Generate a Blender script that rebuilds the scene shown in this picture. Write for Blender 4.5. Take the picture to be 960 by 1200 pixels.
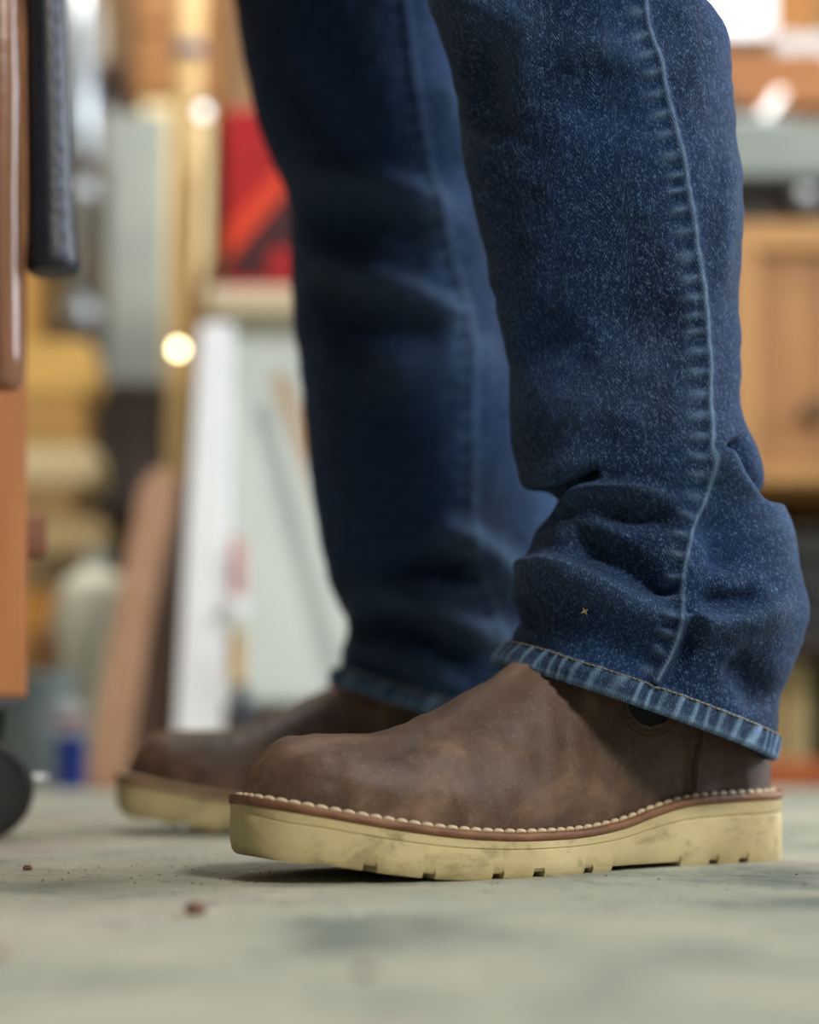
import bpy, bmesh, math, random
import numpy as np
from mathutils import Vector, Matrix, Euler

random.seed(7)
rng = np.random.default_rng(11)
for o in list(bpy.data.objects):
    bpy.data.objects.remove(o, do_unlink=True)
scene = bpy.context.scene
COL = scene.collection

# ------------------------------------------------------------------ camera
F_PX, HOR, CAM_Z = 2000.0, 845.0, 0.0765      # 960x1200 frame
cam_d = bpy.data.cameras.new('camera')
cam = bpy.data.objects.new('camera', cam_d)
COL.objects.link(cam)
cam.location = (0, 0, CAM_Z)
cam.rotation_euler = (math.pi/2, 0, 0)
cam_d.sensor_width = 36.0
cam_d.lens = F_PX/1200*36.0
cam_d.shift_y = (HOR-600)/1200
cam_d.clip_start = 0.01
cam_d.dof.use_dof = True
cam_d.dof.focus_distance = 0.845
cam_d.dof.aperture_fstop = 2.5
scene.camera = cam

# ------------------------------------------------------------------ light
world = bpy.data.worlds.new('world')
scene.world = world
world.use_nodes = True
bg = world.node_tree.nodes['Background']
bg.inputs[0].default_value = (0.80, 0.90, 1.0, 1)
bg.inputs[1].default_value = 0.06

def area(name, loc, target, sx, sy, power, color):
    l = bpy.data.lights.new(name, 'AREA')
    l.shape = 'RECTANGLE'; l.size = sx; l.size_y = sy
    l.energy = power; l.color = color
    o = bpy.data.objects.new(name, l); COL.objects.link(o)
    o.location = loc
    o.rotation_euler = (Vector(target)-Vector(loc)).to_track_quat('-Z', 'Y').to_euler()
    return o
area('daylight_side_window', (2.5, 1.75, 1.35), (0.1, 0.95, 0.25), 1.5, 1.2, 105, (0.84, 0.92, 1.0))
area('ceiling_strip_light', (1.22, -0.75, 1.95), (0.12, 0.85, 0.1), 0.6, 0.4, 60, (1.0, 0.96, 0.88))
area('ceiling_strip_light_rear', (-0.35, 1.75, 2.5), (-0.25, 2.5, 0.2), 1.6, 0.5, 54, (1.0, 0.97, 0.92))

scene.view_settings.view_transform = 'Standard'
scene.view_settings.look = 'None'
scene.view_settings.gamma = 1.0
scene.view_settings.exposure = 0.0
scene.view_settings.use_curve_mapping = False

# ------------------------------------------------------------------ helpers
def P(px, py, D):
    return Vector(((px-480)/F_PX*D, D, CAM_Z-(py-HOR)/F_PX*D))
def S(n, D):
    return n*D/F_PX
def srgb(r, g, b):
    f = lambda c: (c/255/12.92) if c/255 <= 0.04045 else ((c/255+0.055)/1.055)**2.4
    return (f(r), f(g), f(b), 1.0)

def new_mat(name):
    m = bpy.data.materials.new(name); m.use_nodes = True
    nt = m.node_tree
    return m, nt, nt.nodes, nt.links, nt.nodes['Principled BSDF']

def ramp(nodes, stops):
    r = nodes.new('ShaderNodeValToRGB')
    e = r.color_ramp.elements
    e[0].position, e[0].color = stops[0]
    e[1].position, e[1].color = stops[-1]
    for p, c in stops[1:-1]:
        x = e.new(p); x.color = c
    return r

def mat(name, c, c2=None, rough=0.6, metal=0.0, scale=(8, 8, 8), detail=4, bump=0.0, bscale=60, spec=0.5, emit=None):
    m, nt, N, L, b = new_mat(name)
    b.inputs['Roughness'].default_value = rough
    b.inputs['Metallic'].default_value = metal
    b.inputs['Specular IOR Level'].default_value = spec
    c2 = c2 or tuple(x*0.75 for x in c[:3])+(1,)
    tc = N.new('ShaderNodeTexCoord'); mp = N.new('ShaderNodeMapping')
    mp.inputs['Scale'].default_value = scale
    L.new(tc.outputs['Object'], mp.inputs[0])
    n = N.new('ShaderNodeTexNoise'); n.inputs['Scale'].default_value = 1.0
    n.inputs['Detail'].default_value = detail
    L.new(mp.outputs[0], n.inputs['Vector'])
    r = ramp(N, [(0.3, c2), (0.7, c)])
    L.new(n.outputs['Fac'], r.inputs[0])
    L.new(r.outputs[0], b.inputs['Base Color'])
    if bump:
        n2 = N.new('ShaderNodeTexNoise'); n2.inputs['Scale'].default_value = bscale
        n2.inputs['Detail'].default_value = 5
        L.new(tc.outputs['Object'], n2.inputs['Vector'])
        bp = N.new('ShaderNodeBump'); bp.inputs['Strength'].default_value = bump
        bp.inputs['Distance'].default_value = 0.002
        L.new(n2.outputs['Fac'], bp.inputs['Height']); L.new(bp.outputs[0], b.inputs['Normal'])
    if emit:
        b.inputs['Emission Color'].default_value = emit[0]
        b.inputs['Emission Strength'].default_value = emit[1]
    return m

def wood(name, c, c2, axis=2, rough=0.55):
    sc = [70, 70, 70]; sc[axis] = 4
    return mat(name, c, c2, rough=rough, scale=tuple(sc), detail=6, bump=0.15, bscale=90)

def link(name, me, m=None, parent=None):
    o = bpy.data.objects.new(name, me)
    COL.objects.link(o)
    if m is not None and not me.materials:
        me.materials.append(m)
    if parent is not None:
        o.parent = parent
    return o
def tag(o, label, cat=None, group=None, kind=None):
    if label: o['label'] = label
    if cat: o['category'] = cat
    if group: o['group'] = group
    if kind: o['kind'] = kind
    return o
def empty(name, loc=(0, 0, 0), rot=(0, 0, 0), parent=None):
    o = bpy.data.objects.new(name, None); COL.objects.link(o)
    o.location = loc; o.rotation_euler = rot
    o.empty_display_size = 0.05
    if parent is not None: o.parent = parent
    return o
def thing(name, label, cat, loc=(0, 0, 0), rot=(0, 0, 0), group=None):
    return tag(empty(name, loc, rot), label, cat, group)

def bm_to(name, bm, m, parent=None, smooth=False, loc=None, rot=None):
    bmesh.ops.recalc_face_normals(bm, faces=bm.faces)
    me = bpy.data.meshes.new(name); bm.to_mesh(me); bm.free()
    if smooth:
        for p in me.polygons: p.use_smooth = True
    o = link(name, me, m, parent)
    if loc is not None: o.location = loc
    if rot is not None: o.rotation_euler = rot
    return o

def box(name, lo, hi, m, parent=None, bevel=0.002, loc=None, rot=None):
    bm = bmesh.new()
    bmesh.ops.create_cube(bm, size=1.0)
    lo, hi = Vector(lo), Vector(hi)
    for v in bm.verts:
        v.co = Vector([(lo[i]+hi[i])/2+v.co[i]*(hi[i]-lo[i]) for i in range(3)])
    if bevel:
        bmesh.ops.bevel(bm, geom=bm.edges[:], offset=bevel, segments=2, affect='EDGES', profile=0.5)
    return bm_to(name, bm, m, parent, False, loc, rot)

def lathe(name, prof, m, parent=None, seg=40, loc=None, rot=None, sx=1.0, sy=1.0, cap=True):
    bm = bmesh.new(); rings = []
    for r, z in prof:
        rings.append([bm.verts.new((r*sx*math.cos(2*math.pi*i/seg), r*sy*math.sin(2*math.pi*i/seg), z)) for i in range(seg)])
    for a, b in zip(rings, rings[1:]):
        for i in range(seg):
            bm.faces.new((a[i], a[(i+1) % seg], b[(i+1) % seg], b[i]))
    if cap:
        bm.faces.new(rings[0]); bm.faces.new(rings[-1])
    o = bm_to(name, bm, m, parent, True, loc, rot)
    o.data.set_sharp_from_angle(angle=math.radians(40))
    return o

def tube_bm(bm, pts, rad, seg=10, cap=True):
    pts = [Vector(p) for p in pts]; rings = []
    up = Vector((0.13, 0.31, 0.94)).normalized()
    for i, p in enumerate(pts):
        t = (pts[min(i+1, len(pts)-1)]-pts[max(i-1, 0)]).normalized()
        a = t.cross(up)
        if a.length < 1e-3: a = t.cross(Vector((1, 0, 0)))
        a.normalize(); b = t.cross(a)
        r = rad[i] if isinstance(rad, (list, tuple)) else rad
        rings.append([bm.verts.new(p+a*r*math.cos(2*math.pi*k/seg)+b*r*math.sin(2*math.pi*k/seg)) for k in range(seg)])
    for a, b in zip(rings, rings[1:]):
        for k in range(seg):
            bm.faces.new((a[k], a[(k+1) % seg], b[(k+1) % seg], b[k]))
    if cap:
        bm.faces.new(rings[0]); bm.faces.new(rings[-1])
def tube(name, pts, rad, m, parent=None, seg=14):
    bm = bmesh.new(); tube_bm(bm, pts, rad, seg)
    return bm_to(name, bm, m, parent, True)

def prism(name, poly, y0, y1, m, parent=None, bevel=0.0, loc=None, rot=None):
    """polygon in the XZ plane, extruded along Y"""
    bm = bmesh.new()
    a = [bm.verts.new((x, y0, z)) for x, z in poly]
    b = [bm.verts.new((x, y1, z)) for x, z in poly]
    bm.faces.new(a); bm.faces.new(b[::-1])
    n = len(poly)
    for i in range(n):
        bm.faces.new((a[i], b[i], b[(i+1) % n], a[(i+1) % n]))
    if bevel:
        bmesh.ops.bevel(bm, geom=bm.edges[:], offset=bevel, segments=2, affect='EDGES')
    return bm_to(name, bm, m, parent, False, loc, rot)

def grid_mesh(name, V, m, parent=None, closed_u=False, cap0=False, cap1=False, attrs=None, flip=False):
    """V: (rows, cols, 3)"""
    R, C, _ = V.shape
    verts = V.reshape(-1, 3)
    i = np.arange(R-1)[:, None]; j = np.arange(C if closed_u else C-1)[None, :]
    jn = (j+1) % C
    a = i*C+j; b = i*C+jn; c = (i+1)*C+jn; d = (i+1)*C+j
    quads = np.stack([a, b, c, d], -1).reshape(-1, 4)
    if flip: quads = quads[:, ::-1]
    faces = quads.tolist()
    if cap0: faces.append(list(range(C)) if flip else list(range(C))[::-1])
    if cap1: faces.append([(R-1)*C+k for k in (range(C)[::-1] if flip else range(C))])
    me = bpy.data.meshes.new(name)
    me.from_pydata(verts.tolist(), [], faces)
    for k, arr in (attrs or {}).items():
        if arr.ndim == 2:
            at = me.attributes.new(k, 'FLOAT', 'POINT'); at.data.foreach_set('value', arr.reshape(-1).astype(np.float32))
        else:
            at = me.attributes.new(k, 'FLOAT_VECTOR', 'POINT'); at.data.foreach_set('vector', arr.reshape(-1).astype(np.float32))
    me.polygons.foreach_set('use_smooth', np.ones(len(me.polygons), dtype=bool))
    me.update()
    return link(name, me, m, parent)

def smooth_interp(x, xp, fp):
    """monotone-ish cubic (finite-difference Hermite)"""
    xp = np.asarray(xp, float); fp = np.asarray(fp, float); x = np.asarray(x, float)
    h = np.diff(xp); dl = np.diff(fp)/h
    m = np.zeros_like(fp); m[1:-1] = (dl[:-1]*h[1:]+dl[1:]*h[:-1])/(h[:-1]+h[1:])
    bad = np.zeros_like(fp, bool); bad[1:-1] = dl[:-1]*dl[1:] <= 0
    m[bad] = 0
    m[0], m[-1] = dl[0], dl[-1]
    i = np.clip(np.searchsorted(xp, x)-1, 0, len(h)-1)
    t = np.clip((x-xp[i])/h[i], 0, 1)
    return ((2*t**3-3*t**2+1)*fp[i]+(t**3-2*t**2+t)*h[i]*m[i]+(-2*t**3+3*t**2)*fp[i+1]+(t**3-t**2)*h[i]*m[i+1])

def sstep(a, b, x):
    t = np.clip((x-a)/(b-a), 0, 1); return t*t*(3-2*t)

def vnoise(x, y, seed=0):
    """smooth 2-D value noise, -1..1"""
    r = np.random.default_rng(seed).uniform(-1, 1, (64, 64))
    xi = np.floor(x).astype(int); yi = np.floor(y).astype(int)
    fx = x-xi; fy = y-yi
    fx = fx*fx*(3-2*fx); fy = fy*fy*(3-2*fy)
    g = lambda a, b: r[a % 64, b % 64]
    return (g(xi, yi)*(1-fx)+g(xi+1, yi)*fx)*(1-fy)+(g(xi, yi+1)*(1-fx)+g(xi+1, yi+1)*fx)*fy

# ------------------------------------------------------------------ materials
def floor_material():
    m, nt, N, L, b = new_mat('worn_painted_concrete')
    tc = N.new('ShaderNodeTexCoord')
    def noise(s, det=6, rg=0.6, dist=0.0):
        n = N.new('ShaderNodeTexNoise'); n.inputs['Scale'].default_value = s
        n.inputs['Detail'].default_value = det; n.inputs['Roughness'].default_value = rg
        n.inputs['Distortion'].default_value = dist
        L.new(tc.outputs['Object'], n.inputs['Vector']); return n
    def mix(f, a, c):
        x = N.new('ShaderNodeMix'); x.data_type = 'RGBA'
        L.new(f, x.inputs[0]); L.new(a, x.inputs[6])
        if isinstance(c, tuple): x.inputs[7].default_value = c
        else: L.new(c, x.inputs[7])
        return x.outputs[2]
    n1 = noise(9, 8, 0.62, 0.4)
    r1 = ramp(N, [(0.32, srgb(100, 108, 98)), (0.46, srgb(146, 149, 133)), (0.58, srgb(160, 159, 141)), (0.70, srgb(178, 172, 154))])
    L.new(n1.outputs['Fac'], r1.inputs[0])
    n2 = noise(3.0, 6, 0.6, 0.8)       # bare, pinkish-grey concrete where the paint has gone
    r2 = ramp(N, [(0.54, (0, 0, 0, 1)), (0.66, (0.8, 0.8, 0.8, 1))])
    L.new(n2.outputs['Fac'], r2.inputs[0])
    n3 = noise(40, 6, 0.7)
    r3 = ramp(N, [(0.3, srgb(138, 126, 117)), (0.7, srgb(176, 165, 154))])
    L.new(n3.outputs['Fac'], r3.inputs[0])
    c = mix(r2.outputs[0], r1.outputs[0], r3.outputs[0])
    n4 = noise(26, 9, 0.75, 1.6)       # dark scuffs and stains
    r4 = ramp(N, [(0.55, (0, 0, 0, 1)), (0.68, (0.8, 0.8, 0.8, 1))])
    L.new(n4.outputs['Fac'], r4.inputs[0])
    c = mix(r4.outputs[0], c, srgb(86, 92, 88))
    n7 = noise(210, 6, 0.75)
    r7 = ramp(N, [(0.52, (0, 0, 0, 1)), (0.66, (0.6, 0.6, 0.6, 1))]); L.new(n7.outputs['Fac'], r7.inputs[0])
    c = mix(r7.outputs[0], c, srgb(112, 114, 104))
    n5 = noise(55, 4, 0.6)             # rusty dust patches
    r5 = ramp(N, [(0.68, (0, 0, 0, 1)), (0.75, (0.5, 0.5, 0.5, 1))])
    L.new(n5.outputs['Fac'], r5.inputs[0])
    c = mix(r5.outputs[0], c, srgb(160, 118, 92))
    L.new(c, b.inputs['Base Color'])
    rr = N.new('ShaderNodeMapRange'); L.new(n4.outputs['Fac'], rr.inputs[0])
    rr.inputs[3].default_value = 0.42; rr.inputs[4].default_value = 0.75
    L.new(rr.outputs[0], b.inputs['Roughness'])
    n6 = noise(120, 8, 0.7)
    bp = N.new('ShaderNodeBump'); bp.inputs['Strength'].default_value = 0.6; bp.inputs['Distance'].default_value = 0.002
    L.new(n6.outputs['Fac'], bp.inputs['Height']); L.new(bp.outputs[0], b.inputs['Normal'])
    return m

def leather_material(name, dark, mid, light):
    m, nt, N, L, b = new_mat(name)
    tc = N.new('ShaderNodeTexCoord')
    n = N.new('ShaderNodeTexNoise'); n.inputs['Scale'].default_value = 19; n.inputs['Detail'].default_value = 8
    n.inputs['Roughness'].default_value = 0.62; n.inputs['Distortion'].default_value = 0.5
    L.new(tc.outputs['Object'], n.inputs['Vector'])
    r = ramp(N, [(0.28, dark), (0.52, mid), (0.74, light)])
    L.new(n.outputs['Fac'], r.inputs[0])
    # fine pale scuffs
    n3 = N.new('ShaderNodeTexNoise'); n3.inputs['Scale'].default_value = 500; n3.inputs['Detail'].default_value = 4
    L.new(tc.outputs['Object'], n3.inputs['Vector'])
    r3 = ramp(N, [(0.55, (0, 0, 0, 1)), (0.8, (0.35, 0.35, 0.35, 1))]); L.new(n3.outputs['Fac'], r3.inputs[0])
    mx = N.new('ShaderNodeMix'); mx.data_type = 'RGBA'
    L.new(r3.outputs[0], mx.inputs[0]); L.new(r.outputs[0], mx.inputs[6])
    mx.inputs[7].default_value = srgb(140, 112, 92)
    L.new(mx.outputs[2], b.inputs['Base Color'])
    rr = N.new('ShaderNodeMapRange'); L.new(n.outputs['Fac'], rr.inputs[0])
    rr.inputs[3].default_value = 0.48; rr.inputs[4].default_value = 0.66
    L.new(rr.outputs[0], b.inputs['Roughness'])
    b.inputs['Specular IOR Level'].default_value = 0.45
    n2 = N.new('ShaderNodeTexNoise'); n2.inputs['Scale'].default_value = 900; n2.inputs['Detail'].default_value = 4
    L.new(tc.outputs['Object'], n2.inputs['Vector'])
    v = N.new('ShaderNodeTexNoise'); v.inputs['Scale'].default_value = 120; v.inputs['Detail'].default_value = 6
    L.new(tc.outputs['Object'], v.inputs['Vector'])
    ad = N.new('ShaderNodeMath'); ad.operation = 'MULTIPLY_ADD'; ad.inputs[1].default_value = 2.0
    L.new(v.outputs['Fac'], ad.inputs[0]); L.new(n2.outputs['Fac'], ad.inputs[2])
    bp = N.new('ShaderNodeBump'); bp.inputs['Strength'].default_value = 0.35; bp.inputs['Distance'].default_value = 0.0006
    L.new(ad.outputs[0], bp.inputs['Height']); L.new(bp.outputs[0], b.inputs['Normal'])
    return m

def sole_material():
    m, nt, N, L, b = new_mat('cream_crepe_sole')
    tc = N.new('ShaderNodeTexCoord')
    n = N.new('ShaderNodeTexNoise'); n.inputs['Scale'].default_value = 18; n.inputs['Detail'].default_value = 6
    L.new(tc.outputs['Object'], n.inputs['Vector'])
    r = ramp(N, [(0.3, srgb(172, 153, 108)), (0.7, srgb(206, 189, 141))]); L.new(n.outputs['Fac'], r.inputs[0])
    # dirt smudges
    mp = N.new('ShaderNodeMapping'); mp.inputs['Scale'].default_value = (28, 28, 60)
    L.new(tc.outputs['Object'], mp.inputs[0])
    n2 = N.new('ShaderNodeTexNoise'); n2.inputs['Scale'].default_value = 1; n2.inputs['Detail'].default_value = 9
    n2.inputs['Roughness'].default_value = 0.72; n2.inputs['Distortion'].default_value = 0.6
    L.new(mp.outputs[0], n2.inputs['Vector'])
    r2 = ramp(N, [(0.52, (0, 0, 0, 1)), (0.70, (0.75, 0.75, 0.75, 1))]); L.new(n2.outputs['Fac'], r2.inputs[0])
    mx = N.new('ShaderNodeMix'); mx.data_type = 'RGBA'
    L.new(r2.outputs[0], mx.inputs[0]); L.new(r.outputs[0], mx.inputs[6]); mx.inputs[7].default_value = srgb(112, 96, 66)
    L.new(mx.outputs[2], b.inputs['Base Color'])
    b.inputs['Roughness'].default_value = 0.7
    bp = N.new('ShaderNodeBump'); bp.inputs['Strength'].default_value = 0.3; bp.inputs['Distance'].default_value = 0.0006
    n3 = N.new('ShaderNodeTexNoise'); n3.inputs['Scale'].default_value = 260; n3.inputs['Detail'].default_value = 5
    L.new(tc.outputs['Object'], n3.inputs['Vector'])
    L.new(n3.outputs['Fac'], bp.inputs['Height']); L.new(bp.outputs[0], b.inputs['Normal'])
    return m

def denim_material():
    m, nt, N, L, b = new_mat('indigo_denim')
    uv = N.new('ShaderNodeAttribute'); uv.attribute_name = 'cloth_uv'
    wr = N.new('ShaderNodeAttribute'); wr.attribute_name = 'wear'
    def noise(sc, det=3, rg=0.6):
        mp = N.new('ShaderNodeMapping'); mp.inputs['Scale'].default_value = sc
        L.new(uv.outputs['Vector'], mp.inputs[0])
        n = N.new('ShaderNodeTexNoise'); n.inputs['Scale'].default_value = 1; n.inputs['Detail'].default_value = det
        n.inputs['Roughness'].default_value = rg
        L.new(mp.outputs[0], n.inputs['Vector']); return n
    def math_(op, a, c=None, v=None):
        x = N.new('ShaderNodeMath'); x.operation = op
        L.new(a, x.inputs[0])
        if c is not None: L.new(c, x.inputs[1])
        if v is not None: x.inputs[1].default_value = v
        return x.outputs[0]
    big = noise((12, 7, 1), 5)
    base = ramp(N, [(0.32, srgb(5, 21, 46)), (0.68, srgb(17, 47, 88))])
    L.new(big.outputs['Fac'], base.inputs[0])
    # woven flecks: short pale warp threads
    fl = noise((1500, 620, 1), 2, 0.7)
    fl2 = noise((420, 200, 1), 3, 0.6)
    s = math_('ADD', fl.outputs['Fac'], math_('MULTIPLY', fl2.outputs['Fac'], v=0.55))
    fr = ramp(N, [(0.80, (0, 0, 0, 1)), (1.04, (0.58, 0.58, 0.58, 1))]); L.new(s, fr.inputs[0])
    mx = N.new('ShaderNodeMix'); mx.data_type = 'RGBA'
    L.new(fr.outputs[0], mx.inputs[0]); L.new(base.outputs[0], mx.inputs[6]); mx.inputs[7].default_value = srgb(106, 140, 176)
    # wear on raised seams and hem
    w = math_('MULTIPLY', wr.outputs['Fac'], math_('ADD', fl.outputs['Fac'], v=0.35))
    wc = N.new('ShaderNodeClamp'); L.new(w, wc.inputs[0])
    mx2 = N.new('ShaderNodeMix'); mx2.data_type = 'RGBA'
    L.new(wc.outputs[0], mx2.inputs[0]); L.new(mx.outputs[2], mx2.inputs[6]); mx2.inputs[7].default_value = srgb(128, 158, 190)
    L.new(mx2.outputs[2], b.inputs['Base Color'])
    b.inputs['Roughness'].default_value = 0.88
    b.inputs['Specular IOR Level'].default_value = 0.2
    b.inputs['Sheen Weight'].default_value = 0.04
    b.inputs['Sheen Roughness'].default_value = 0.5
    b.inputs['Sheen Tint'].default_value = (0.6, 0.75, 1, 1)
    # twill relief
    mp = N.new('ShaderNodeMapping'); mp.inputs['Rotation'].default_value = (0, 0, math.radians(28))
    L.new(uv.outputs['Vector'], mp.inputs[0])
    wv = N.new('ShaderNodeTexWave'); wv.inputs['Scale'].default_value = 260; wv.inputs['Distortion'].default_value = 2.0
    wv.inputs['Detail'].default_value = 2; wv.inputs['Detail Scale'].default_value = 3
    L.new(mp.outputs[0], wv.inputs['Vector'])
    slub = noise((60, 45, 1), 4)
    h = math_('ADD', math_('ADD', fl.outputs['Fac'], math_('MULTIPLY', wv.outputs['Fac'], v=0.4)), math_('MULTIPLY', slub.outputs['Fac'], v=3.0))
    bp = N.new('ShaderNodeBump'); bp.inputs['Strength'].default_value = 0.6; bp.inputs['Distance'].default_value = 0.0008
    L.new(h, bp.inputs['Height']); L.new(bp.outputs[0], b.inputs['Normal'])
    return m

M_floor = floor_material()
M_leather = leather_material('oiled_brown_leather', srgb(54, 38, 31), srgb(90, 67, 53), srgb(142, 112, 90))
M_leather2 = leather_material('dark_brown_leather', srgb(60, 40, 36), srgb(80, 56, 48), srgb(98, 72, 60))
M_welt = mat('welt_leather', srgb(138, 94, 62), srgb(100, 64, 42), rough=0.6, scale=(60, 60, 60), bump=0.3, bscale=300)
M_sole = sole_material()
M_stitch = mat('cream_waxed_thread', srgb(216, 200, 170), srgb(176, 156, 124), rough=0.7, scale=(400, 400, 400))
M_brownthread = mat('brown_thread', srgb(96, 66, 46), srgb(60, 40, 28), rough=0.7, scale=(400, 400, 400))
M_gore = mat('black_elastic', srgb(24, 26, 32), srgb(12, 13, 16), rough=0.85, scale=(900, 60, 60))
M_denim = denim_material()
M_thread = mat('ochre_thread', srgb(160, 142, 102), srgb(116, 102, 70), rough=0.75, scale=(500, 500, 500))
M_paleblue = mat('pale_blue_thread', srgb(110, 132, 162), srgb(70, 92, 124), rough=0.8, scale=(500, 500, 500))

# ------------------------------------------------------------------ the room
def plane_struct(name, pts, m):
    bm = bmesh.new(); bm.faces.new([bm.verts.new(p) for p in pts])
    me = bpy.data.meshes.new(name); bm.to_mesh(me); bm.free()
    o = link(name, me, m); o['kind'] = 'structure'; return o
YB = 3.3
o = box('floor', (-2.6, -2.0, -0.05), (2.6, YB, 0.0), M_floor, bevel=0); o['kind'] = 'structure'
M_wall = mat('tan_board_wall', srgb(176, 142, 92), srgb(120, 92, 58), rough=0.8, scale=(2, 2, 10), detail=6)
M_wall2 = mat('plaster_wall', srgb(186, 182, 170), srgb(160, 156, 146), rough=0.85, scale=(3, 3, 3))
# back wall in four pieces around the window opening
WX0, WX1, WZ0, WZ1 = 0.42, 0.712, 1.405, 2.0
wb = empty('wall_back'); wb['kind'] = 'structure'
for lo, hi in (((-2.6, YB, 0), (WX0, YB+0.1, 2.6)), ((WX1, YB, 0), (2.6, YB+0.1, 2.6)),
               ((WX0, YB, 0), (WX1, YB+0.1, WZ0)), ((WX0, YB, WZ1), (WX1, YB+0.1, 2.6))):
    box('wall_panel', lo, hi, M_wall, wb, bevel=0)
M_wtrim = wood('orange_pine_trim', srgb(192, 130, 62), srgb(160, 100, 44))
w1 = empty('window_1', (0, 0, 0)); w1['kind'] = 'structure'
M_pane = mat('daylight_pane', (0.9, 0.9, 0.95, 1), (0.9, 0.9, 0.95, 1), rough=0.2, emit=((0.92, 0.93, 1.0, 1), 1.7))
box('pane', (WX0, YB+0.05, WZ0), (WX1, YB+0.06, WZ1), M_pane, w1, bevel=0)
M_white_trim = mat('white_window_paint', srgb(220, 220, 222), srgb(200, 200, 205), rough=0.5)
box('window_frame', (WX0, YB+0.02, WZ0), (WX1, YB+0.05, WZ0+0.012), M_white_trim, w1)
box('window_frame', (WX0, YB+0.02, WZ1-0.02), (WX1, YB+0.05, WZ1), M_white_trim, w1)
box('window_frame', (WX0, YB+0.02, WZ0), (WX0+0.02, YB+0.05, WZ1), M_white_trim, w1)
t = box('trim_1', (WX1-0.012, YB-0.03, 1.30), (WX1+0.072, YB, 2.1), M_wtrim); t['kind'] = 'structure'
t = box('trim_2', (-0.352, YB-0.10, 0.0), (-0.315, YB, 2.6), wood('grey_brown_stud', srgb(150, 118, 82), srgb(112, 84, 56))); t['kind'] = 'structure'
# right wall with the daylight window the side light comes through, left wall
wr = empty('wall_right'); wr['kind'] = 'structure'
for lo, hi in (((2.6, -2, 0), (2.7, 1.0, 2.6)), ((2.6, 2.5, 0), (2.7, YB, 2.6)), ((2.6, 1.0, 0), (2.7, 2.5, 0.75)), ((2.6, 1.0, 1.95), (2.7, 2.5, 2.6))):
    box('wall_panel', lo, hi, M_wall2, wr, bevel=0)
o = box('wall_left', (-2.7, -2, 0), (-2.6, YB, 2.6), M_wall2, bevel=0); o['kind'] = 'structure'

# ------------------------------------------------------------------ boots
LB = 0.322
def end_cap(s, r0=0.058, r1=0.034, p=2.25, L=LB):
    a = np.clip(1-s/r0, 0, 1); b = np.clip((s-(L-r1))/r1, 0, 1)
    return (1-a**p)**(1/p)*(1-b**2.6)**(1/2.6)
def wl(s): return smooth_interp(s, [0, .03, .06, .10, .13, .17, .21, .25, .29, LB], [.0395, .042, .0475, .053, .053, .047, .0405, .0365, .0355, .035])
def wm(s): return smooth_interp(s, [0, .03, .06, .09, .13, .17, .21, .25, .29, LB], [.043, .0455, .0485, .0485, .042, .036, .0345, .0345, .0335, .033])
def z_top_sole(s): return smooth_interp(s, [0, .025, .056, .09, .12, .155, .18, .2, .218, .24, .27, .30, LB], [.0370, .0320, .0260, .0208, .0183, .0178, .0192, .0222, .0268, .0312, .0330, .0336, .034])
def z_bot_sole(s): return smooth_interp(s, [0, .003, .03, .056, .085, .11, .2, LB], [.0200, .0165, .0093, .0046, .0010, 0, 0, 0])
WELT_H = 0.0042
NOTCH = [(.045, .051, .003), (.0735, .0795, .0025), (.1105, .1165, .0028), (.134, .1405, .0028), (.168, .1735, .0026), (.187, .236, .0026), (.2565, .2625, .0026), (.2775, .2835, .0026)]

def s_samples(n=330):
    u = np.linspace(0, 1, n)
    s = LB*u
    e0 = 0.058*(1-np.cos(np.linspace(0, math.pi/2, 50)))
    e1 = LB-0.034*(1-np.cos(np.linspace(math.pi/2, 0, 40)))
    extra = []
    for a, b, d in NOTCH: extra += [a-.0003, a+.0003, b-.0003, b+.0003]
    s = np.concatenate([s[(s > .04) & (s < LB-.03)], e0, e1, extra])
    s = np.unique(np.round(s, 5))
    return s

def outline(s, inset=0.0):
    """lateral (+) and medial (-) half widths at s, inset by a margin all round"""
    L2 = LB-2*inset
    sc = np.clip((s-inset)/L2*LB, 0, LB)
    e = end_cap(sc)
    return np.maximum((wl(sc)-inset)*e, 0), np.maximum((wm(sc)-inset)*e, 0)

def z_up(s):
    return smooth_interp(s, [.006, .009, .013, .02, .029, .042, .06, .0743, .09, .104, .13, .157, .178, .196, .21, .225, .30, LB],
                         [.047, .0500, .0570, .0645, .0688, .0706, .0708, .0710, .0745, .0805, .0928, .1065, .122, .140, .156, .165, .168, .168])

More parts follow.
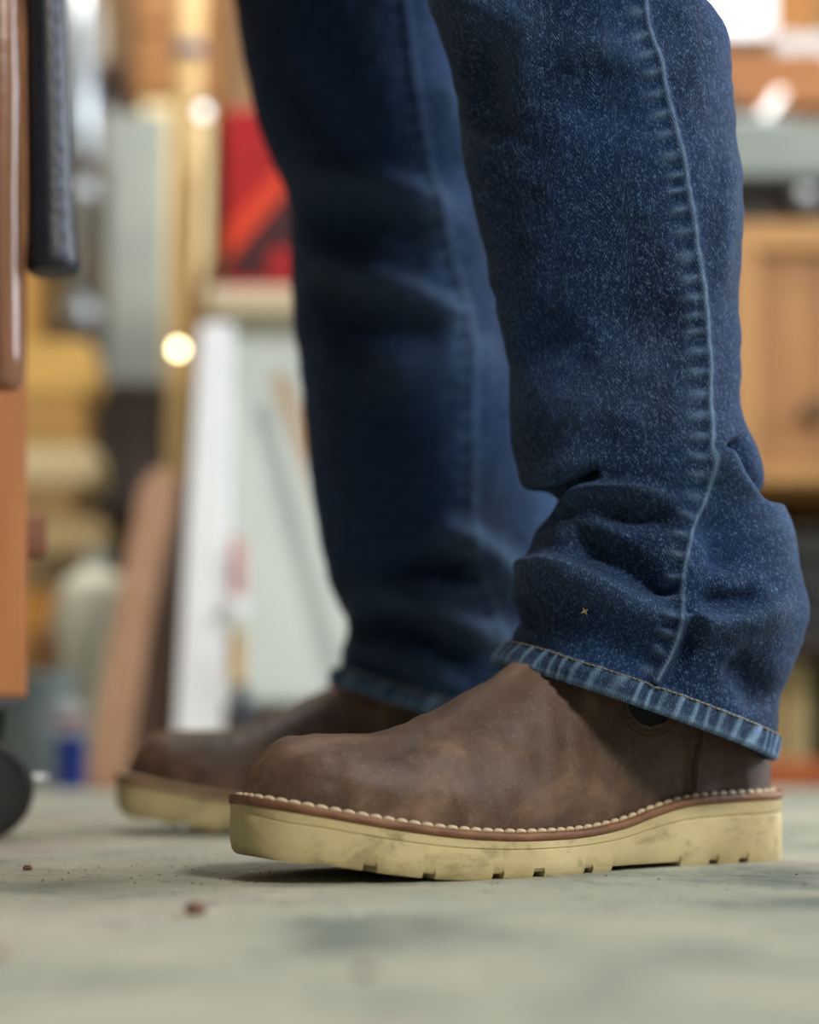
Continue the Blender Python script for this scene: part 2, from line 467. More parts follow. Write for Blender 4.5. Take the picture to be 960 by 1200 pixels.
INS = 0.0062
def upper_point(s, phi, off=0.0, mir=1):
    """s along the boot, phi 0 (lateral welt) .. pi (medial welt)"""
    a, b = outline(s, INS)
    z0 = z_top_sole(s)+WELT_H-0.001
    # heel end closes on a rounded vertical back
    back = np.clip((s-(LB-INS-0.03))/0.03, 0, 1)
    front = np.clip((s-INS)/0.03, 0, 1)
    H = np.maximum(z_up(s)-z0, 0.0)
    H = H*(1-back**7)**(1/2.2)
    H = H*np.where(s < INS+0.03, (1-(1-front)**2.6)**(1/2.6)*0.35+0.65, 1)*np.where(s < INS+.004, np.sqrt(np.clip((s-INS)/.004, 0, 1)), 1)
    n = smooth_interp(s, [0, .03, .07, .11, .16, .20, .23, LB], [2.5, 2.6, 2.45, 2.15, 2.1, 2.6, 4.5, 5.0])
    c, q = np.cos(phi), np.sin(phi)
    t = np.sign(c)*np.abs(c)**(2/n); zz = np.abs(q)**(2/n)
    w = np.where(c >= 0, a, b)
    zrel = zz*H
    # bulge just over the welt, ankle taper above
    bulge = 1+0.045*np.exp(-((zrel-0.017)/0.014)**2)*np.clip(H/0.03, 0, 1)
    tap = smooth_interp(zrel, [0, .03, .06, .09, .14], [1, 1.0, .965, .92, .93])
    w = w*bulge*tap
    y = w*t
    z = z0+zrel
    # leather creases over the flex line and gentle dents
    cr = np.exp(-((s-.098)/.014)**2)*np.clip(q, 0, 1)**.7
    z = z+cr*0.00035*np.sin((s+0.15*y)*2*math.pi/0.011)
    dent = vnoise(s*70+3, phi*2.6+1, 5)*0.0011+vnoise(s*160, phi*6, 6)*0.0004
    y = y*(1+off/np.maximum(np.abs(w), .01))+np.sign(t)*np.abs(t)*dent*1.2
    z = z+np.abs(q)*dent
    return np.stack([s+0*z, -mir*y, z], -1)

def make_boot(mir, loc, ang, label, person, far=False):
    # upper (the boot itself)
    s = np.unique(np.round(np.concatenate([
        np.linspace(INS, LB-INS, 230), INS+0.03*(1-np.cos(np.linspace(0, math.pi/2, 40))),
        LB-INS-0.03*(1-np.cos(np.linspace(math.pi/2, 0, 40)))]), 6))
    phi = np.linspace(0, math.pi, 121)
    Sg, Pg = np.meshgrid(s, phi, indexing='ij')
    V = upper_point(Sg, Pg, 0, mir)
    # skirt to the welt
    boot = grid_mesh('boot', V, M_leather, person, flip=(mir > 0))
    boot.location = loc; boot.rotation_euler = (0, 0, ang)
    boot['label'] = label
    # sole
    s = s_samples()
    a, b = outline(s, 0.0)
    zt, zb = z_top_sole(s), z_bot_sole(s)
    zn = zb.copy()
    for n0, n1, d in NOTCH:
        k = (s > n0) & (s < n1); zn[k] += d
    prof = [(-0.002, 1.0), (0, 0.985), (0.0, 0.80), (-0.0007, 0.775), (0.0, 0.75), (0.0004, 0.45), (0.0002, 0.12), (-0.0012, 0.0)]
    pts = []
    for off, f in prof:
        z = zn+(zt-zn)*f if f < 0.5 else zb+(zt-zb)*f
        pts.append(np.stack([s, -mir*np.maximum(a+off*np.clip(a/.01, 0, 1), 0), z], -1))
    for off, f in prof[::-1]:
        z = zn+(zt-zn)*f if f < 0.5 else zb+(zt-zb)*f
        pts.append(np.stack([s, mir*np.maximum(b+off*np.clip(b/.01, 0, 1), 0), z], -1))
    V = np.stack(pts, 1)
    so = grid_mesh('sole', V, M_sole, boot, closed_u=True, flip=(mir < 0))
    so.data.set_sharp_from_angle(angle=math.radians(35))
    so['label'] = 'thick cream wedge sole with notched tread'
    # welt
    a, b = outline(s, -0.0006)
    a[[0, -1]] = 0; b[[0, -1]] = 0
    pr = [(-.012, 1), (-.0008, 1), (0, .8), (0.0003, .5), (0, .2), (-.0008, 0), (-.012, 0)]
    pts = []
    wob = 0.00035*vnoise(s*220, s*0, 4)
    for off, f in pr:
        pts.append(np.stack([s, -mir*np.maximum(a+off, 0), zt-0.0002+WELT_H*f+wob*f], -1))
    for off, f in pr[::-1]:
        pts.append(np.stack([s, mir*np.maximum(b+off, 0), zt-0.0002+WELT_H*f+wob*f], -1))
    we = grid_mesh('welt', np.stack(pts, 1), M_welt, boot, closed_u=True, flip=(mir < 0))
    we.data.set_sharp_from_angle(angle=math.radians(50))
    we['label'] = 'tan brown leather welt'
    # welt stitches, one by one along the outline
    ss = s_samples(); a, b = outline(ss, 0.0034)
    k = (ss > 0.0036) & (ss < LB-.0036)
    path = np.concatenate([np.stack([ss[k][::-1], b[k][::-1]*mir], -1), np.stack([ss[k], -a[k]*mir], -1)])
    seg = np.linalg.norm(np.diff(path, axis=0), axis=1); cum = np.concatenate([[0], np.cumsum(seg)])
    pitch = 0.0064
    bm = bmesh.new()
    arc = [(-.0028, -.0006), (-.0024, .0001), (-.0013, .0005), (0, .0006), (.0013, .0005), (.0024, .0001), (.0028, -.0006)]
    tube_bm(bm, [(x, 0, z) for x, z in arc], [.0006, .0010, .00115, .0012, .00115, .0010, .0006], 8)
    bmesh.ops.recalc_face_normals(bm, faces=bm.faces)
    sm = bpy.data.meshes.new('stitch'); bm.to_mesh(sm); bm.free(); sm.materials.append(M_stitch)
    for p in sm.polygons: p.use_smooth = True
    for d in np.arange(pitch/2, cum[-1], pitch):
        x = np.interp(d, cum, path[:, 0]); y = np.interp(d, cum, path[:, 1])
        x2 = np.interp(d+.001, cum, path[:, 0]); y2 = np.interp(d+.001, cum, path[:, 1])
        o = link('stitch', sm, None, boot)
        zc = float(z_top_sole(x)); zc2 = float(z_top_sole(x2))
        o.location = (x, y, zc+WELT_H+0.0001)
        hd = math.atan2(y2-y, x2-x)+0.10
        o.rotation_euler = Euler((0, -math.atan2(zc2-zc, 0.001), hd), 'XYZ')
    # heel counter panel laid over the back
    seam = lambda zr: 0.2405+0.010*sstep(0.0, 0.05, zr)
    rows = []
    ph = np.linspace(0, math.pi, 121)
    uu = 1-(1-np.linspace(0, 1, 60))**1.6
    for u in uu:
        s0 = 0.244+0.008*np.abs(np.sin(ph))**.5
        sv = s0+(LB-INS-0.0005-s0)*u
        lift = 0.0011*(sstep(0, .05, u) if u < .06 else 1)+0.0001
        v = upper_point(sv, ph, lift, mir)
        v[:, 0] += 0.0009*u**6
        rows.append(v)
    hc = grid_mesh('heel_counter', np.stack(rows), M_leather2, boot, flip=(mir > 0))
    hc['label'] = 'darker leather heel counter'
    # stitching rows and the elastic gore on each side of the ankle
    def surf(sx, z, side, off):
        """point on the side of the upper at height z"""
        phs = np.linspace(0.0, math.pi/2, 200)
        if side < 0: phs = math.pi-phs
        v = upper_point(np.full(200, sx), phs, off, mir)
        i = int(np.argmin(np.abs(v[:, 2]-z))); return Vector(v[i])
    for side in (1, -1):
        bm = bmesh.new()
        for ds in (0.0022, 0.0046):
            for z0 in np.arange(.038, .098, .0030):
                p = [surf(0.2445+.0075*min(1, (zz-.036)/.04)+ds, zz, side, .0014) for zz in (z0, z0+.001, z0+.002)]
                tube_bm(bm, p, 0.00042, 6)
        bm_to('seam_stitching', bm, M_brownthread, hc, True)
        # gore: u-shaped elastic insert
        gz0, gc, gw = 0.0735, 0.2205, 0.0155
        R, C = 14, 24; G = np.zeros((R, C, 3))
        for i in range(R):
            z = gz0+(0.12-gz0)*(i/(R-1))**1.3
            hw = gw*(1-(1-min(1, (z-gz0)/.012))**2.2)**.5*(1+0.25*min(1, (z-gz0)/.045)) if z > gz0 else 0.0006
            for j in range(C):
                G[i, j] = surf(gc+hw*(2*j/(C-1)-1), z, side, 0.0003)
        go = grid_mesh('elastic_gore', G, M_gore, boot, flip=(side*mir < 0))
        go['label'] = 'black elastic side gore'
        edge = [Vector(G[i, 0]) for i in range(R-1, 0, -1)]+[Vector(G[0, j]) for j in range(0, C, 4)]+[Vector(G[i, C-1]) for i in range(1, R)]
        tube('gore_binding', edge, 0.0008, M_leather2, boot, 8)
        bm = bmesh.new()
        for dd in (0.0026, 0.0050):
            U = []
            for a_ in np.linspace(-1.35, 1.35, 46):
                k = gw+dd
                U.append(surf(gc+k*math.sin(a_)*(1.0), gz0-dd+(1-math.cos(a_))*0.017, side, 0.0002))
            for i in range(0, len(U)-1, 2):
                tube_bm(bm, [U[i], U[i+1]], 0.0004, 6)
        bm_to('gore_stitching', bm, M_brownthread, boot, True)
    return boot

# ------------------------------------------------------------------ person
person = thing('person', 'person standing in worn blue jeans and brown slip-on leather boots', 'person', (0.03, 1.06, 0))
PINV = Vector((0.03, 1.06, 0))
NEAR_T, NEAR_A = Vector((-0.082, 0.815, 0)), math.radians(29)
FAR_T, FAR_A = Vector((-0.203, 1.18, 0)), math.radians(6)
make_boot(1, NEAR_T-PINV, NEAR_A, 'sharp brown leather boot nearest the camera, cream wedge sole', person)
make_boot(-1, FAR_T-PINV, FAR_A, 'brown leather boot of the far foot, blurred and in shade', person)

def polyd(px, py, pts):
    """distance, signed side and along-fraction to a polyline (pixel units)"""
    best = np.full(px.shape, 1e9); side = np.zeros(px.shape); frac = np.zeros(px.shape)
    pts = np.asarray(pts, float); L = np.linalg.norm(np.diff(pts, axis=0), axis=1); cum = np.concatenate([[0], np.cumsum(L)])
    for i in range(len(L)):
        ax, ay = pts[i]; dx, dy = pts[i+1]-pts[i]
        t = ((px-ax)*dx+(py-ay)*dy)/(L[i]**2); tc = np.clip(t, 0, 1)
        ex, ey = px-(ax+tc*dx), py-(ay+tc*dy)
        d = np.hypot(ex, ey); k = d < best
        best = np.where(k, d, best); side = np.where(k, np.sign(dx*(py-ay)-dy*(px-ax)), side)
        frac = np.where(k, (cum[i]+tc*L[i])/cum[-1], frac)
    return best, side, frac

def densify(pts, n=24):
    pts = np.asarray(pts, float); L = np.concatenate([[0], np.cumsum(np.linalg.norm(np.diff(pts, axis=0), axis=1))])
    u = np.linspace(0, L[-1], n)
    return np.stack([smooth_interp(u, L, pts[:, 0]), smooth_interp(u, L, pts[:, 1])], -1)

def make_leg(rows, yc_pts, depth_ratio, folds, seam, nrow, ncol, wk, seam_pucker, seed):
    rows = np.asarray(rows, float)
    mid = (rows[:, 1]+rows[:, 3])/2
    key = np.concatenate([[0], np.cumsum(np.hypot(np.diff((rows[:, 0]+rows[:, 2])/2), np.diff(mid)))])
    nvis = int(nrow*0.86)
    kv = key[np.argmin(np.abs(mid+60))]
    kk = np.concatenate([np.linspace(0, kv, nvis), np.linspace(kv, key[-1], nrow-nvis+1)[1:]])
    xl, yl, xr, yr = [smooth_interp(kk, key, rows[:, i]) for i in range(4)]
    yc = np.interp((yl+yr)/2, yc_pts[0], yc_pts[1])
    ph = np.linspace(0, 2*math.pi, ncol, endpoint=False)
    c, q = np.cos(ph)[None], np.sin(ph)[None]
    pxm, pxh = (xl+xr)/2, (xr-xl)/2
    pym, pyh = (yl+yr)/2, (yr-yl)/2
    Y = yc[:, None]-(pxh*yc/F_PX)[:, None]*depth_ratio*q
    Yp = yc[:, None]
    px = pxm[:, None]+pxh[:, None]*c; py = pym[:, None]+pyh[:, None]*c
    X = (px-480)/F_PX*Yp; Z = CAM_Z-(py-HOR)/F_PX*Yp
    V = np.stack([X, Y, Z], -1)
    def normals(V):
        du = np.roll(V, -1, 1)-np.roll(V, 1, 1)
        dv = np.gradient(V, axis=0)
        n = np.cross(du, dv); n /= np.linalg.norm(n, axis=-1, keepdims=True)+1e-12
        ctr = V.mean(1, keepdims=True)
        if ((n*(V-ctr)).sum(-1)).mean() < 0: n = -n
        return n
    n = normals(V)
    qx = 480+V[..., 0]/V[..., 1]*F_PX; qy = HOR-(V[..., 2]-CAM_Z)/V[..., 1]*F_PX
    d = np.zeros(qx.shape); dz = np.zeros(qx.shape); wear = np.zeros(qx.shape)
    # broad cloth unevenness
    d += 0.0022*vnoise(qx/75+ph[None]*0, qy/110, seed)+0.0011*vnoise(qx/28+qy/50, qy/45-qx/90, seed+1)+0.0004*vnoise(qx/11, qy/13, seed+2)
    for f in folds:
        pts, amp, wa, wb = f[:4]; t0, t1 = (f[4] if len(f) > 4 else (0.2, 0.25))
        dist, side, fr = polyd(qx, qy, densify(pts))
        w = np.where(side > 0, wb, wa)
        env = sstep(0, t0, fr) if t0 > 0 else 1.0
        env = env*(1-sstep(1-t1, 1, fr)) if t1 > 0 else env
        g = np.exp(-(dist/w)**2)*env
        d += amp*g
        if len(f) > 5: dz += f[5]*g
        if amp > 0: wear += 0.06*g*(amp/0.006)
    facing = q*np.ones_like(qx) > -0.1
    # side seam: ridge, step and puckers on its front side
    dist, side, fr = polyd(qx, qy, densify(seam, 110))
    sd = dist*side
    run = fr*float(np.linalg.norm(np.diff(np.asarray(seam, float), axis=0), axis=1).sum())
    if facing.any():
        fm = facing.astype(float)
        ridge = np.exp(-(sd/4.5)**2)
        d += fm*(0.0016*ridge)
        pk = (0.5+0.5*np.sin(run*2*math.pi/seam_pucker+1.5*vnoise(run/40, run*0, seed+9)))**2
        band = np.exp(-((sd-13)/11)**2)
        d += fm*band*(0.0026*(pk-0.5))*(0.7+0.5*vnoise(run/70, run*0+3, seed+4))
        wear += fm*(wk*0.5*np.exp(-(sd/2.2)**2)+wk*0.30*band*pk*(np.abs(sd-10) < 22))
    hemrow = np.arange(nrow)[:, None]
    d = d*sstep(-1, 14, hemrow)*1.0+0
    V = V+n*d[..., None]
    V[..., 2] += dz*sstep(-1, 14, hemrow)
    V = V+normals(V)*0.0
    # metric cloth coordinates
    circ = np.linalg.norm(np.diff(np.concatenate([V, V[:, :1]], 1), axis=1), axis=-1)
    u = np.cumsum(circ.mean(0))[None]-circ.mean(0)[0]+np.zeros_like(qx)
    vlen = np.concatenate([np.zeros((1, ncol)), np.cumsum(np.linalg.norm(np.diff(V, axis=0), axis=-1), axis=0)])
    uv = np.stack([u, vlen, 0*u], -1)
    return V, wear, uv, n, vlen

def merge_meshes(name, parts, m, parent):
    verts, faces, wear, uvs = [], [], [], []; off = 0
    for V, w, uv in parts:
        R, C, _ = V.shape
        i = np.arange(R-1)[:, None]; j = np.arange(C)[None]; jn = (j+1) % C
        q = np.stack([i*C+j, i*C+jn, (i+1)*C+jn, (i+1)*C+j], -1).reshape(-1, 4)+off
        faces += q[:, ::-1].tolist(); faces.append([off+(R-1)*C+k for k in range(C)][::-1])
        verts.append(V.reshape(-1, 3)); wear.append(w.reshape(-1)); uvs.append(uv.reshape(-1, 3)); off += R*C
    me = bpy.data.meshes.new(name)
    me.from_pydata(np.concatenate(verts).tolist(), [], faces)
    at = me.attributes.new('wear', 'FLOAT', 'POINT'); at.data.foreach_set('value', np.concatenate(wear).astype(np.float32))
    at = me.attributes.new('cloth_uv', 'FLOAT_VECTOR', 'POINT'); at.data.foreach_set('vector', np.concatenate(uvs).reshape(-1).astype(np.float32))
    me.polygons.foreach_set('use_smooth', np.ones(len(me.polygons), dtype=bool))
    bm = bmesh.new(); bm.from_mesh(me); bmesh.ops.recalc_face_normals(bm, faces=bm.faces); bm.to_mesh(me); bm.free()
    return link(name, me, m, parent)

near_rows = [
 (580, 774, 904, 888), (584, 765, 906, 862), (597, 749, 911, 826), (603, 722, 926, 789), (602, 692, 938, 748), (611, 669, 942, 714),
 (624, 638, 936, 680), (629, 613, 922, 648), (626, 600, 908, 624), (625, 586, 898, 601), (611, 560, 894, 565), (600, 520, 880, 524),
 (597, 480, 869, 488), (591, 420, 867, 425), (580, 350, 866, 352), (568, 290, 867, 290), (548, 205, 864, 205), (533, 130, 859, 132),
 (524, 80, 855, 90), (514, 25, 846, 48), (506, -30, 812, 8), (497, -80, 780, -40), (485, -200, 778, -180), (450, -450, 790, -430), (420, -700, 800, -680), (410, -900, 790, -890)]
near_seam = [(770, -880), (766, -450), (762, -200), (758, -60), (757, 0), (775, 80), (795, 170), (806, 230), (818, 300), (826, 370), (833, 440), (835, 520), (829, 578), (813, 622), (801, 680), (800, 712), (792, 750), (768, 800)]
near_folds = [
 # (polyline, amplitude m, width on one side px, width on the other side px, end tapers, vertical shift m)
 ([(612, 612), (630, 597), (652, 577), (676, 561), (706, 555)], -0.0190, 17, 11, (0.15, 0.20), 0.0),  # deep pocket
 ([(606, 562), (638, 556), (676, 538), (716, 530)], 0.0055, 24, 20, (0.45, 0.4), -0.0080),            # roll hanging over it
 ([(624, 618), (646, 587), (680, 574), (735, 578), (805, 592)], 0.0085, 11, 18, (0.28, 0.3), 0.0030), # lip below it
 ([(685, 596), (750, 604), (812, 608)], -0.0100, 12, 16, (0.35, 0.3)),
 ([(655, 622), (715, 650), (768, 688), (797, 712)], -0.0135, 20, 20, (0.25, 0.15)),                   # valley above the lower bulge
 ([(598, 674), (650, 666), (705, 686), (760, 708), (804, 724)], 0.0085, 12, 26, (0.12, 0.2), 0.002),  # top edge of the lower bulge
 ([(598, 704), (616, 720), (612, 744)], -0.0070, 13, 13, (0.45, 0.3)),                                 # small dent at the front
 ([(640, 640), (690, 620), (750, 634)], 0.0045, 16, 20, (0.3, 0.4)),
 ([(838, 520), (862, 556), (894, 592), (918, 640), (945, 690)], 0.0080, 14, 22, (0.1, 0.4)),          # diagonal ridge to the back
 ([(858, 512), (880, 556), (905, 598)], -0.0120, 9, 9, (0.1, 0.2)),                                   # crease behind it
 ([(822, 590), (846, 636), (856, 676)], -0.0085, 26, 24, (0.3, 0.3)),
 ([(800, 726), (850, 732), (905, 714), (940, 690)], 0.0080, 11, 22, (0.15, 0.35), 0.002),              # horizontal ridge at the back
 ([(812, 702), (860, 706), (900, 692)], -0.0070, 14, 14, (0.3, 0.3)),
 ([(850, 768), (880, 800), (900, 835)], -0.0075, 18, 18, (0.3, 0.2)),
 ([(700, 760), (740, 770), (775, 790)], -0.0040, 18, 18, (0.3, 0.2)),
 ([(808, 716), (790, 758), (766, 806)], 0.0038, 4, 8, (0.1, 0.05)),                                   # seam fold by the hem
 ([(820, 722), (805, 760), (782, 806)], -0.0055, 9, 9, (0.1, 0.05)),
 ([(500, -25), (560, 5), (616, 34), (604, 90), (575, 170), (562, 220)], 0.0075, 24, 44, (0.1, 0.5)),  # knee ridge
 ([(548, 40), (570, 80), (572, 130), (572, 180)], -0.0105, 30, 34, (0.3, 0.3)),                       # hollow below the knee
 ([(640, 90), (700, 60), (770, 85)], 0.0050, 26, 20, (0.4, 0.3)),
 ([(650, 150), (700, 130), (775, 150)], -0.0035, 30, 24, (0.4, 0.3)),
 ([(680, 350), (745, 378), (812, 352)], -0.0060, 34, 28, (0.4, 0.3)),
 ([(600, 440), (660, 470), (720, 440), (800, 395)], 0.0048, 26, 34, (0.3, 0.4)),
 ([(600, 380), (640, 400), (700, 390)], -0.0045, 30, 28, (0.3, 0.4)),
 ([(640, 520), (700, 480), (780, 500)], 0.0034, 22, 22, (0.4, 0.4)),
 ([(850, 130), (850, 250), (842, 380)], 0.0030, 12, 14, (0.3, 0.3)),
]
near_V, near_w, near_uv, near_n, near_len = make_leg(near_rows, ([-900, 0, 880], [0.99, 0.905, 0.927]), 0.92, near_folds, near_seam, 620, 640, 1.0, 24, 21)

far_rows = [
 (388, 800, 640, 876), (392, 790, 645, 850), (402, 778, 653, 822), (407, 757, 660, 792), (407, 735, 660, 765), (402, 716, 655, 738),
 (391, 694, 668, 706), (381, 655, 668, 660), (368, 580, 662, 582), (356, 480, 648, 482), (346, 400, 622, 402), (338, 330, 612, 332),
 (338, 262, 603, 262), (331, 215, 592, 214), (315, 185, 582, 184), (298, 145, 570, 142), (285, 80, 556, 78), (273, 0, 542, 0), (266, -60, 535, -60),
 (262, -200, 530, -200), (300, -400, 545, -400), (340, -560, 560, -560)]
far_seam = [(470, -540), (468, -300), (468, -60), (476, 0), (487, 90), (499, 170), (520, 262), (540, 330), (552, 400), (556, 480), (555, 560), (557, 640), (580, 720), (600, 800)]
far_folds = [
 ([(330, 170), (360, 200), (420, 212), (490, 232), (545, 268)], 0.0102, 20, 30, (0.3, 0.2)),
 ([(350, 270), (430, 270), (520, 300)], -0.0110, 28, 28, (0.3, 0.3)),
 ([(345, 305), (400, 318), (470, 338), (560, 385)], 0.0110, 16, 28, (0.3, 0.2)),
 ([(370, 370), (450, 385), (530, 400)], -0.0127, 30, 30, (0.3, 0.2)),
 ([(400, 450), (470, 430), (550, 410), (590, 395)], 0.0076, 20, 34, (0.3, 0.2)),
 ([(495, 612), (545, 628), (590, 662), (615, 700)], 0.0119, 16, 24, (0.2, 0.2)),
 ([(390, 712), (430, 690), (490, 668), (545, 672), (575, 690)], -0.0170, 18, 18, (0.35, 0.25)),
 ([(402, 722), (440, 690), (500, 704), (560, 740), (610, 750)], 0.0110, 14, 20, (0.1, 0.2)),
 ([(410, 750), (460, 735), (520, 765), (560, 790)], -0.0119, 16, 16, (0.2, 0.2)),
 ([(400, 775), (450, 760), (510, 790), (560, 815)], 0.0076, 14, 18, (0.1, 0.3)),
 ([(280, 60), (330, 110), (400, 130)], -0.0050, 40, 40, (0.4, 0.4)),
 ([(520, 90), (540, 150), (565, 200)], 0.0076, 14, 22, (0.2, 0.2)),
]
far_V, far_w, far_uv, far_n, far_len = make_leg(far_rows, ([-560, 0, 880], [1.10, 1.19, 1.213]), 0.85, far_folds, far_seam, 340, 300, 0.35, 22, 41)

PO = np.array(PINV)
jeans = merge_meshes('jeans', [(near_V-PO, near_w, near_uv), (far_V-PO, far_w, far_uv+np.array([0.7, 0.3, 0]))], M_denim, person)
jeans['label'] = 'worn dark blue denim jeans bunched over the boots'

def make_hem(V, vlen, label, seed, pucker=0.0092, band=0.0125):
    """folded hem band round the bottom of a leg: outer face, rolled lower edge, inner return"""
    R, C, _ = V.shape
    ctr = V[0].mean(0)
    n = 1400
    jj = np.linspace(0, C, n, endpoint=False)
    j0 = jj.astype(int) % C; j1 = (j0+1) % C; fr = (jj-jj.astype(int))[:, None]
    def at(length):
        out = np.zeros((n, 3))
        for arr, w in ((j0, 1-fr), (j1, fr)):
            # row position where the arc length from the hem edge equals `length`
            col = np.array([[np.interp(length, vlen[:40, k], V[:40, k, a]) for a in range(3)] for k in range(C)])
            out += col[arr]*w
        return out
    base = at(0.0)
    seglen = np.linalg.norm(np.roll(base, -1, 0)-base, axis=1); run = np.concatenate([[0], np.cumsum(seglen)[:-1]])
    out = at(0.002)-at(0.010)
    rad = base-ctr; ax = (at(0.012)-base); ax /= np.linalg.norm(ax, axis=1, keepdims=True)
    tan = np.roll(base, -1, 0)-np.roll(base, 1, 0); tan /= np.linalg.norm(tan, axis=1, keepdims=True)
    nn = np.cross(tan, ax); nn /= np.linalg.norm(nn, axis=1, keepdims=True)
    if (nn*rad).sum() < 0: nn = -nn
    rowsV, rowsW, rowsU = [], [], []
    phase = run*2*math.pi/pucker+3.6*vnoise(run/0.016, run*0, seed)
    prof = [(-0.010, band*0.9, 0), (-0.0028, 0.001, 0), (-0.0016, -0.0013, .2), (0.0002, -0.0016, .5), (0.0014, -0.0006, .8)]
    prof += [(0.0021, band*f, 1.0) for f in np.linspace(0.08, 0.86, 14)]+[(0.0016, band*0.93, .7), (0.0007, band*0.99, .3), (-0.0008, band*1.03, 0)]
    for off, ln, pw in prof:
        b = at(max(ln, 0.0))+ax*min(ln, 0.0)
        f = max(ln, 0)/band
        pk = np.sin(phase+f*2.6)
        amp = 0.0010*pw*(0.75+0.4*vnoise(run/0.013, run*0+5, seed+2))*(1-0.35*f)
        rowsV.append(b+nn*(off+amp*pk)[:, None] if np.ndim(amp*pk) else b)
        wv = pw*(0.75*np.clip(pk, 0, 1)**1.5*(0.8+0.5*vnoise(run/0.01, run*0+2, seed+5))+0.12+0.45*math.exp(-((f-0.02)/.12)**2))
        rowsW.append(wv); rowsU.append(np.stack([run, np.full(n, ln)+0.4, 0*run], -1))
    h = grid_mesh('hem', np.stack(rowsV)-PO, M_denim, jeans, closed_u=True, attrs={'wear': np.stack(rowsW), 'cloth_uv': np.stack(rowsU)}, flip=True)
    bm = bmesh.new(); bm.from_mesh(h.data); bmesh.ops.recalc_face_normals(bm, faces=bm.faces); bm.to_mesh(h.data); bm.free()
    h['label'] = label
    # topstitch thread, dashes just below the upper edge of the band
    top = at(band*0.90)+nn*0.0024
    bm = bmesh.new(); step = 0.0031
    tot = run[-1]
    for d0 in np.arange(0, tot-step, step):
        p = [Vector([np.interp(d0+e, run, top[:, a]-PO[a]) for a in range(3)]) for e in (0.0, 0.0012, 0.0026)]
        tube_bm(bm, p, [.0003, .0005, .0003], 5)
    th = bm_to('hem_thread', bm, M_thread, h, True)
    th['label'] = 'ochre topstitch thread'
    return h
make_hem(near_V, near_len, 'puckered pale hem of the near trouser leg', 3)
make_hem(far_V, far_len, 'hem of the far trouser leg, blurred', 9)

# tiny pale fleck of wood stuck to the denim
def on_leg(V, px_, py_):
    X, Y, Z = V[..., 0], V[..., 1], V[..., 2]
    qx = 480+X/Y*F_PX; qy = HOR-(Z-CAM_Z)/Y*F_PX
    e = np.hypot(qx-px_, qy-py_)+(Y > V[..., 1].mean())*1e3
    i = np.unravel_index(np.argmin(e), e.shape); return Vector(V[i])
c = on_leg(near_V, 685, 717)
bm = bmesh.new()
star = [bm.verts.new((0.0024*(1 if k % 2 == 0 else .35)*math.cos(k*math.pi/4+.5), 0, 0.0024*(1 if k % 2 == 0 else .35)*math.sin(k*math.pi/4+.5))) for k in range(8)]
cf, cb = bm.verts.new((0, -0.0008, 0)), bm.verts.new((0, 0.0006, 0))
for k in range(8):
    bm.faces.new((star[k], star[(k+1) % 8], cf)); bm.faces.new((star[(k+1) % 8], star[k], cb))
fl = bm_to('wood_fleck', bm, mat('fleck_wood', srgb(232, 200, 160), srgb(214, 176, 132)), loc=c+Vector((-.0002, -0.0012, 0.0)))
tag(fl, 'tiny pale wood fleck stuck on the near trouser leg above the hem', 'wood chip')

# ------------------------------------------------------------------ rolling cart and hammers, left
M_cartwood = wood('orange_brown_timber', srgb(198, 132, 80), srgb(166, 100, 56))
M_cartwood_h = wood('orange_brown_timber_rail', srgb(170, 108, 66), srgb(138, 80, 46), axis=0)
M_rubber = mat('black_rubber', srgb(36, 36, 36), srgb(22, 22, 22), rough=0.6, scale=(40, 40, 40))
M_steel = mat('brushed_steel', srgb(190, 190, 192), srgb(150, 150, 155), rough=0.35, metal=0.9, scale=(60, 60, 60))
M_castgrey = mat('grey_caster_metal', srgb(96, 98, 100), srgb(70, 72, 74), rough=0.5, metal=0.6)
cx0, cx1 = P(-64, 0, 1.09).x, P(27, 0, 1.09).x
cart = thing('tool_cart', 'orange-brown wooden tool cart on black caster at the left edge', 'cart', (cx0, 1.09, 0), (0, 0, math.radians(19)))
CO = Vector((cx0, 1.09, 0))
pz0 = P(0, 818, 1.09).z
def cartbox(n, lo, hi, m, bev=0.002): return box(n, Vector(lo)-CO, Vector(hi)-CO, m, cart, bev)
for xa in (cx0, cx0-0.46):
    for ya in (1.075, 1.42):
        cartbox('post', (xa, ya, pz0), (xa+(cx1-cx0), ya+0.045, 0.66), M_cartwood, 0.003)
        # caster: fork, wheel with hub, bolt, brake lever
        cxw = xa+0.023
        wh = lathe('wheel', [(0.006, -.012), (0.020, -.012), (0.0215, -.009), (0.026, -.009), (0.0275, -.0115), (0.031, -.0095), (0.0328, -.004), (0.0328, .004), (0.031, .0095), (0.0275, .0115), (0.026, .009), (0.0215, .009), (0.020, .012), (0.006, .012)],
                   M_rubber, cart, 48, Vector((cxw, ya+0.018, 0.0328))-CO, (math.pi/2, 0, 0))
        lathe('hub', [(0.0075, -.0145), (0.0075, .0145)], M_castgrey, wh, 20)
        f_ = prism('fork', [(-.013, 0.0), (.013, 0.0), (.017, .052), (-.017, .052)], -0.0175, -0.0155, M_castgrey, cart, 0, Vector((cxw, ya+0.018+0.035, 0.036))-CO)
        cartbox('caster_plate', (cxw-.022, ya-.004, pz0-.008), (cxw+.022, ya+.05, pz0), M_castgrey, 0.001)
        tube('brake_lever', [Vector((cxw+.026, ya+.018, .0385))-CO, Vector((cxw+.034, ya+.018, .0388))-CO, Vector((cxw+.0425, ya+.018, .0392))-CO], [.0035, .0032, .0038], M_steel, cart)
cartbox('cart_top', (cx0-0.5, 1.06, 0.66), (cx1+0.02, 1.47, 0.69), M_cartwood_h)
cartbox('cart_shelf', (cx0-0.43, 1.10, 0.19), (cx0-0.002, 1.44, 0.21), M_cartwood_h)
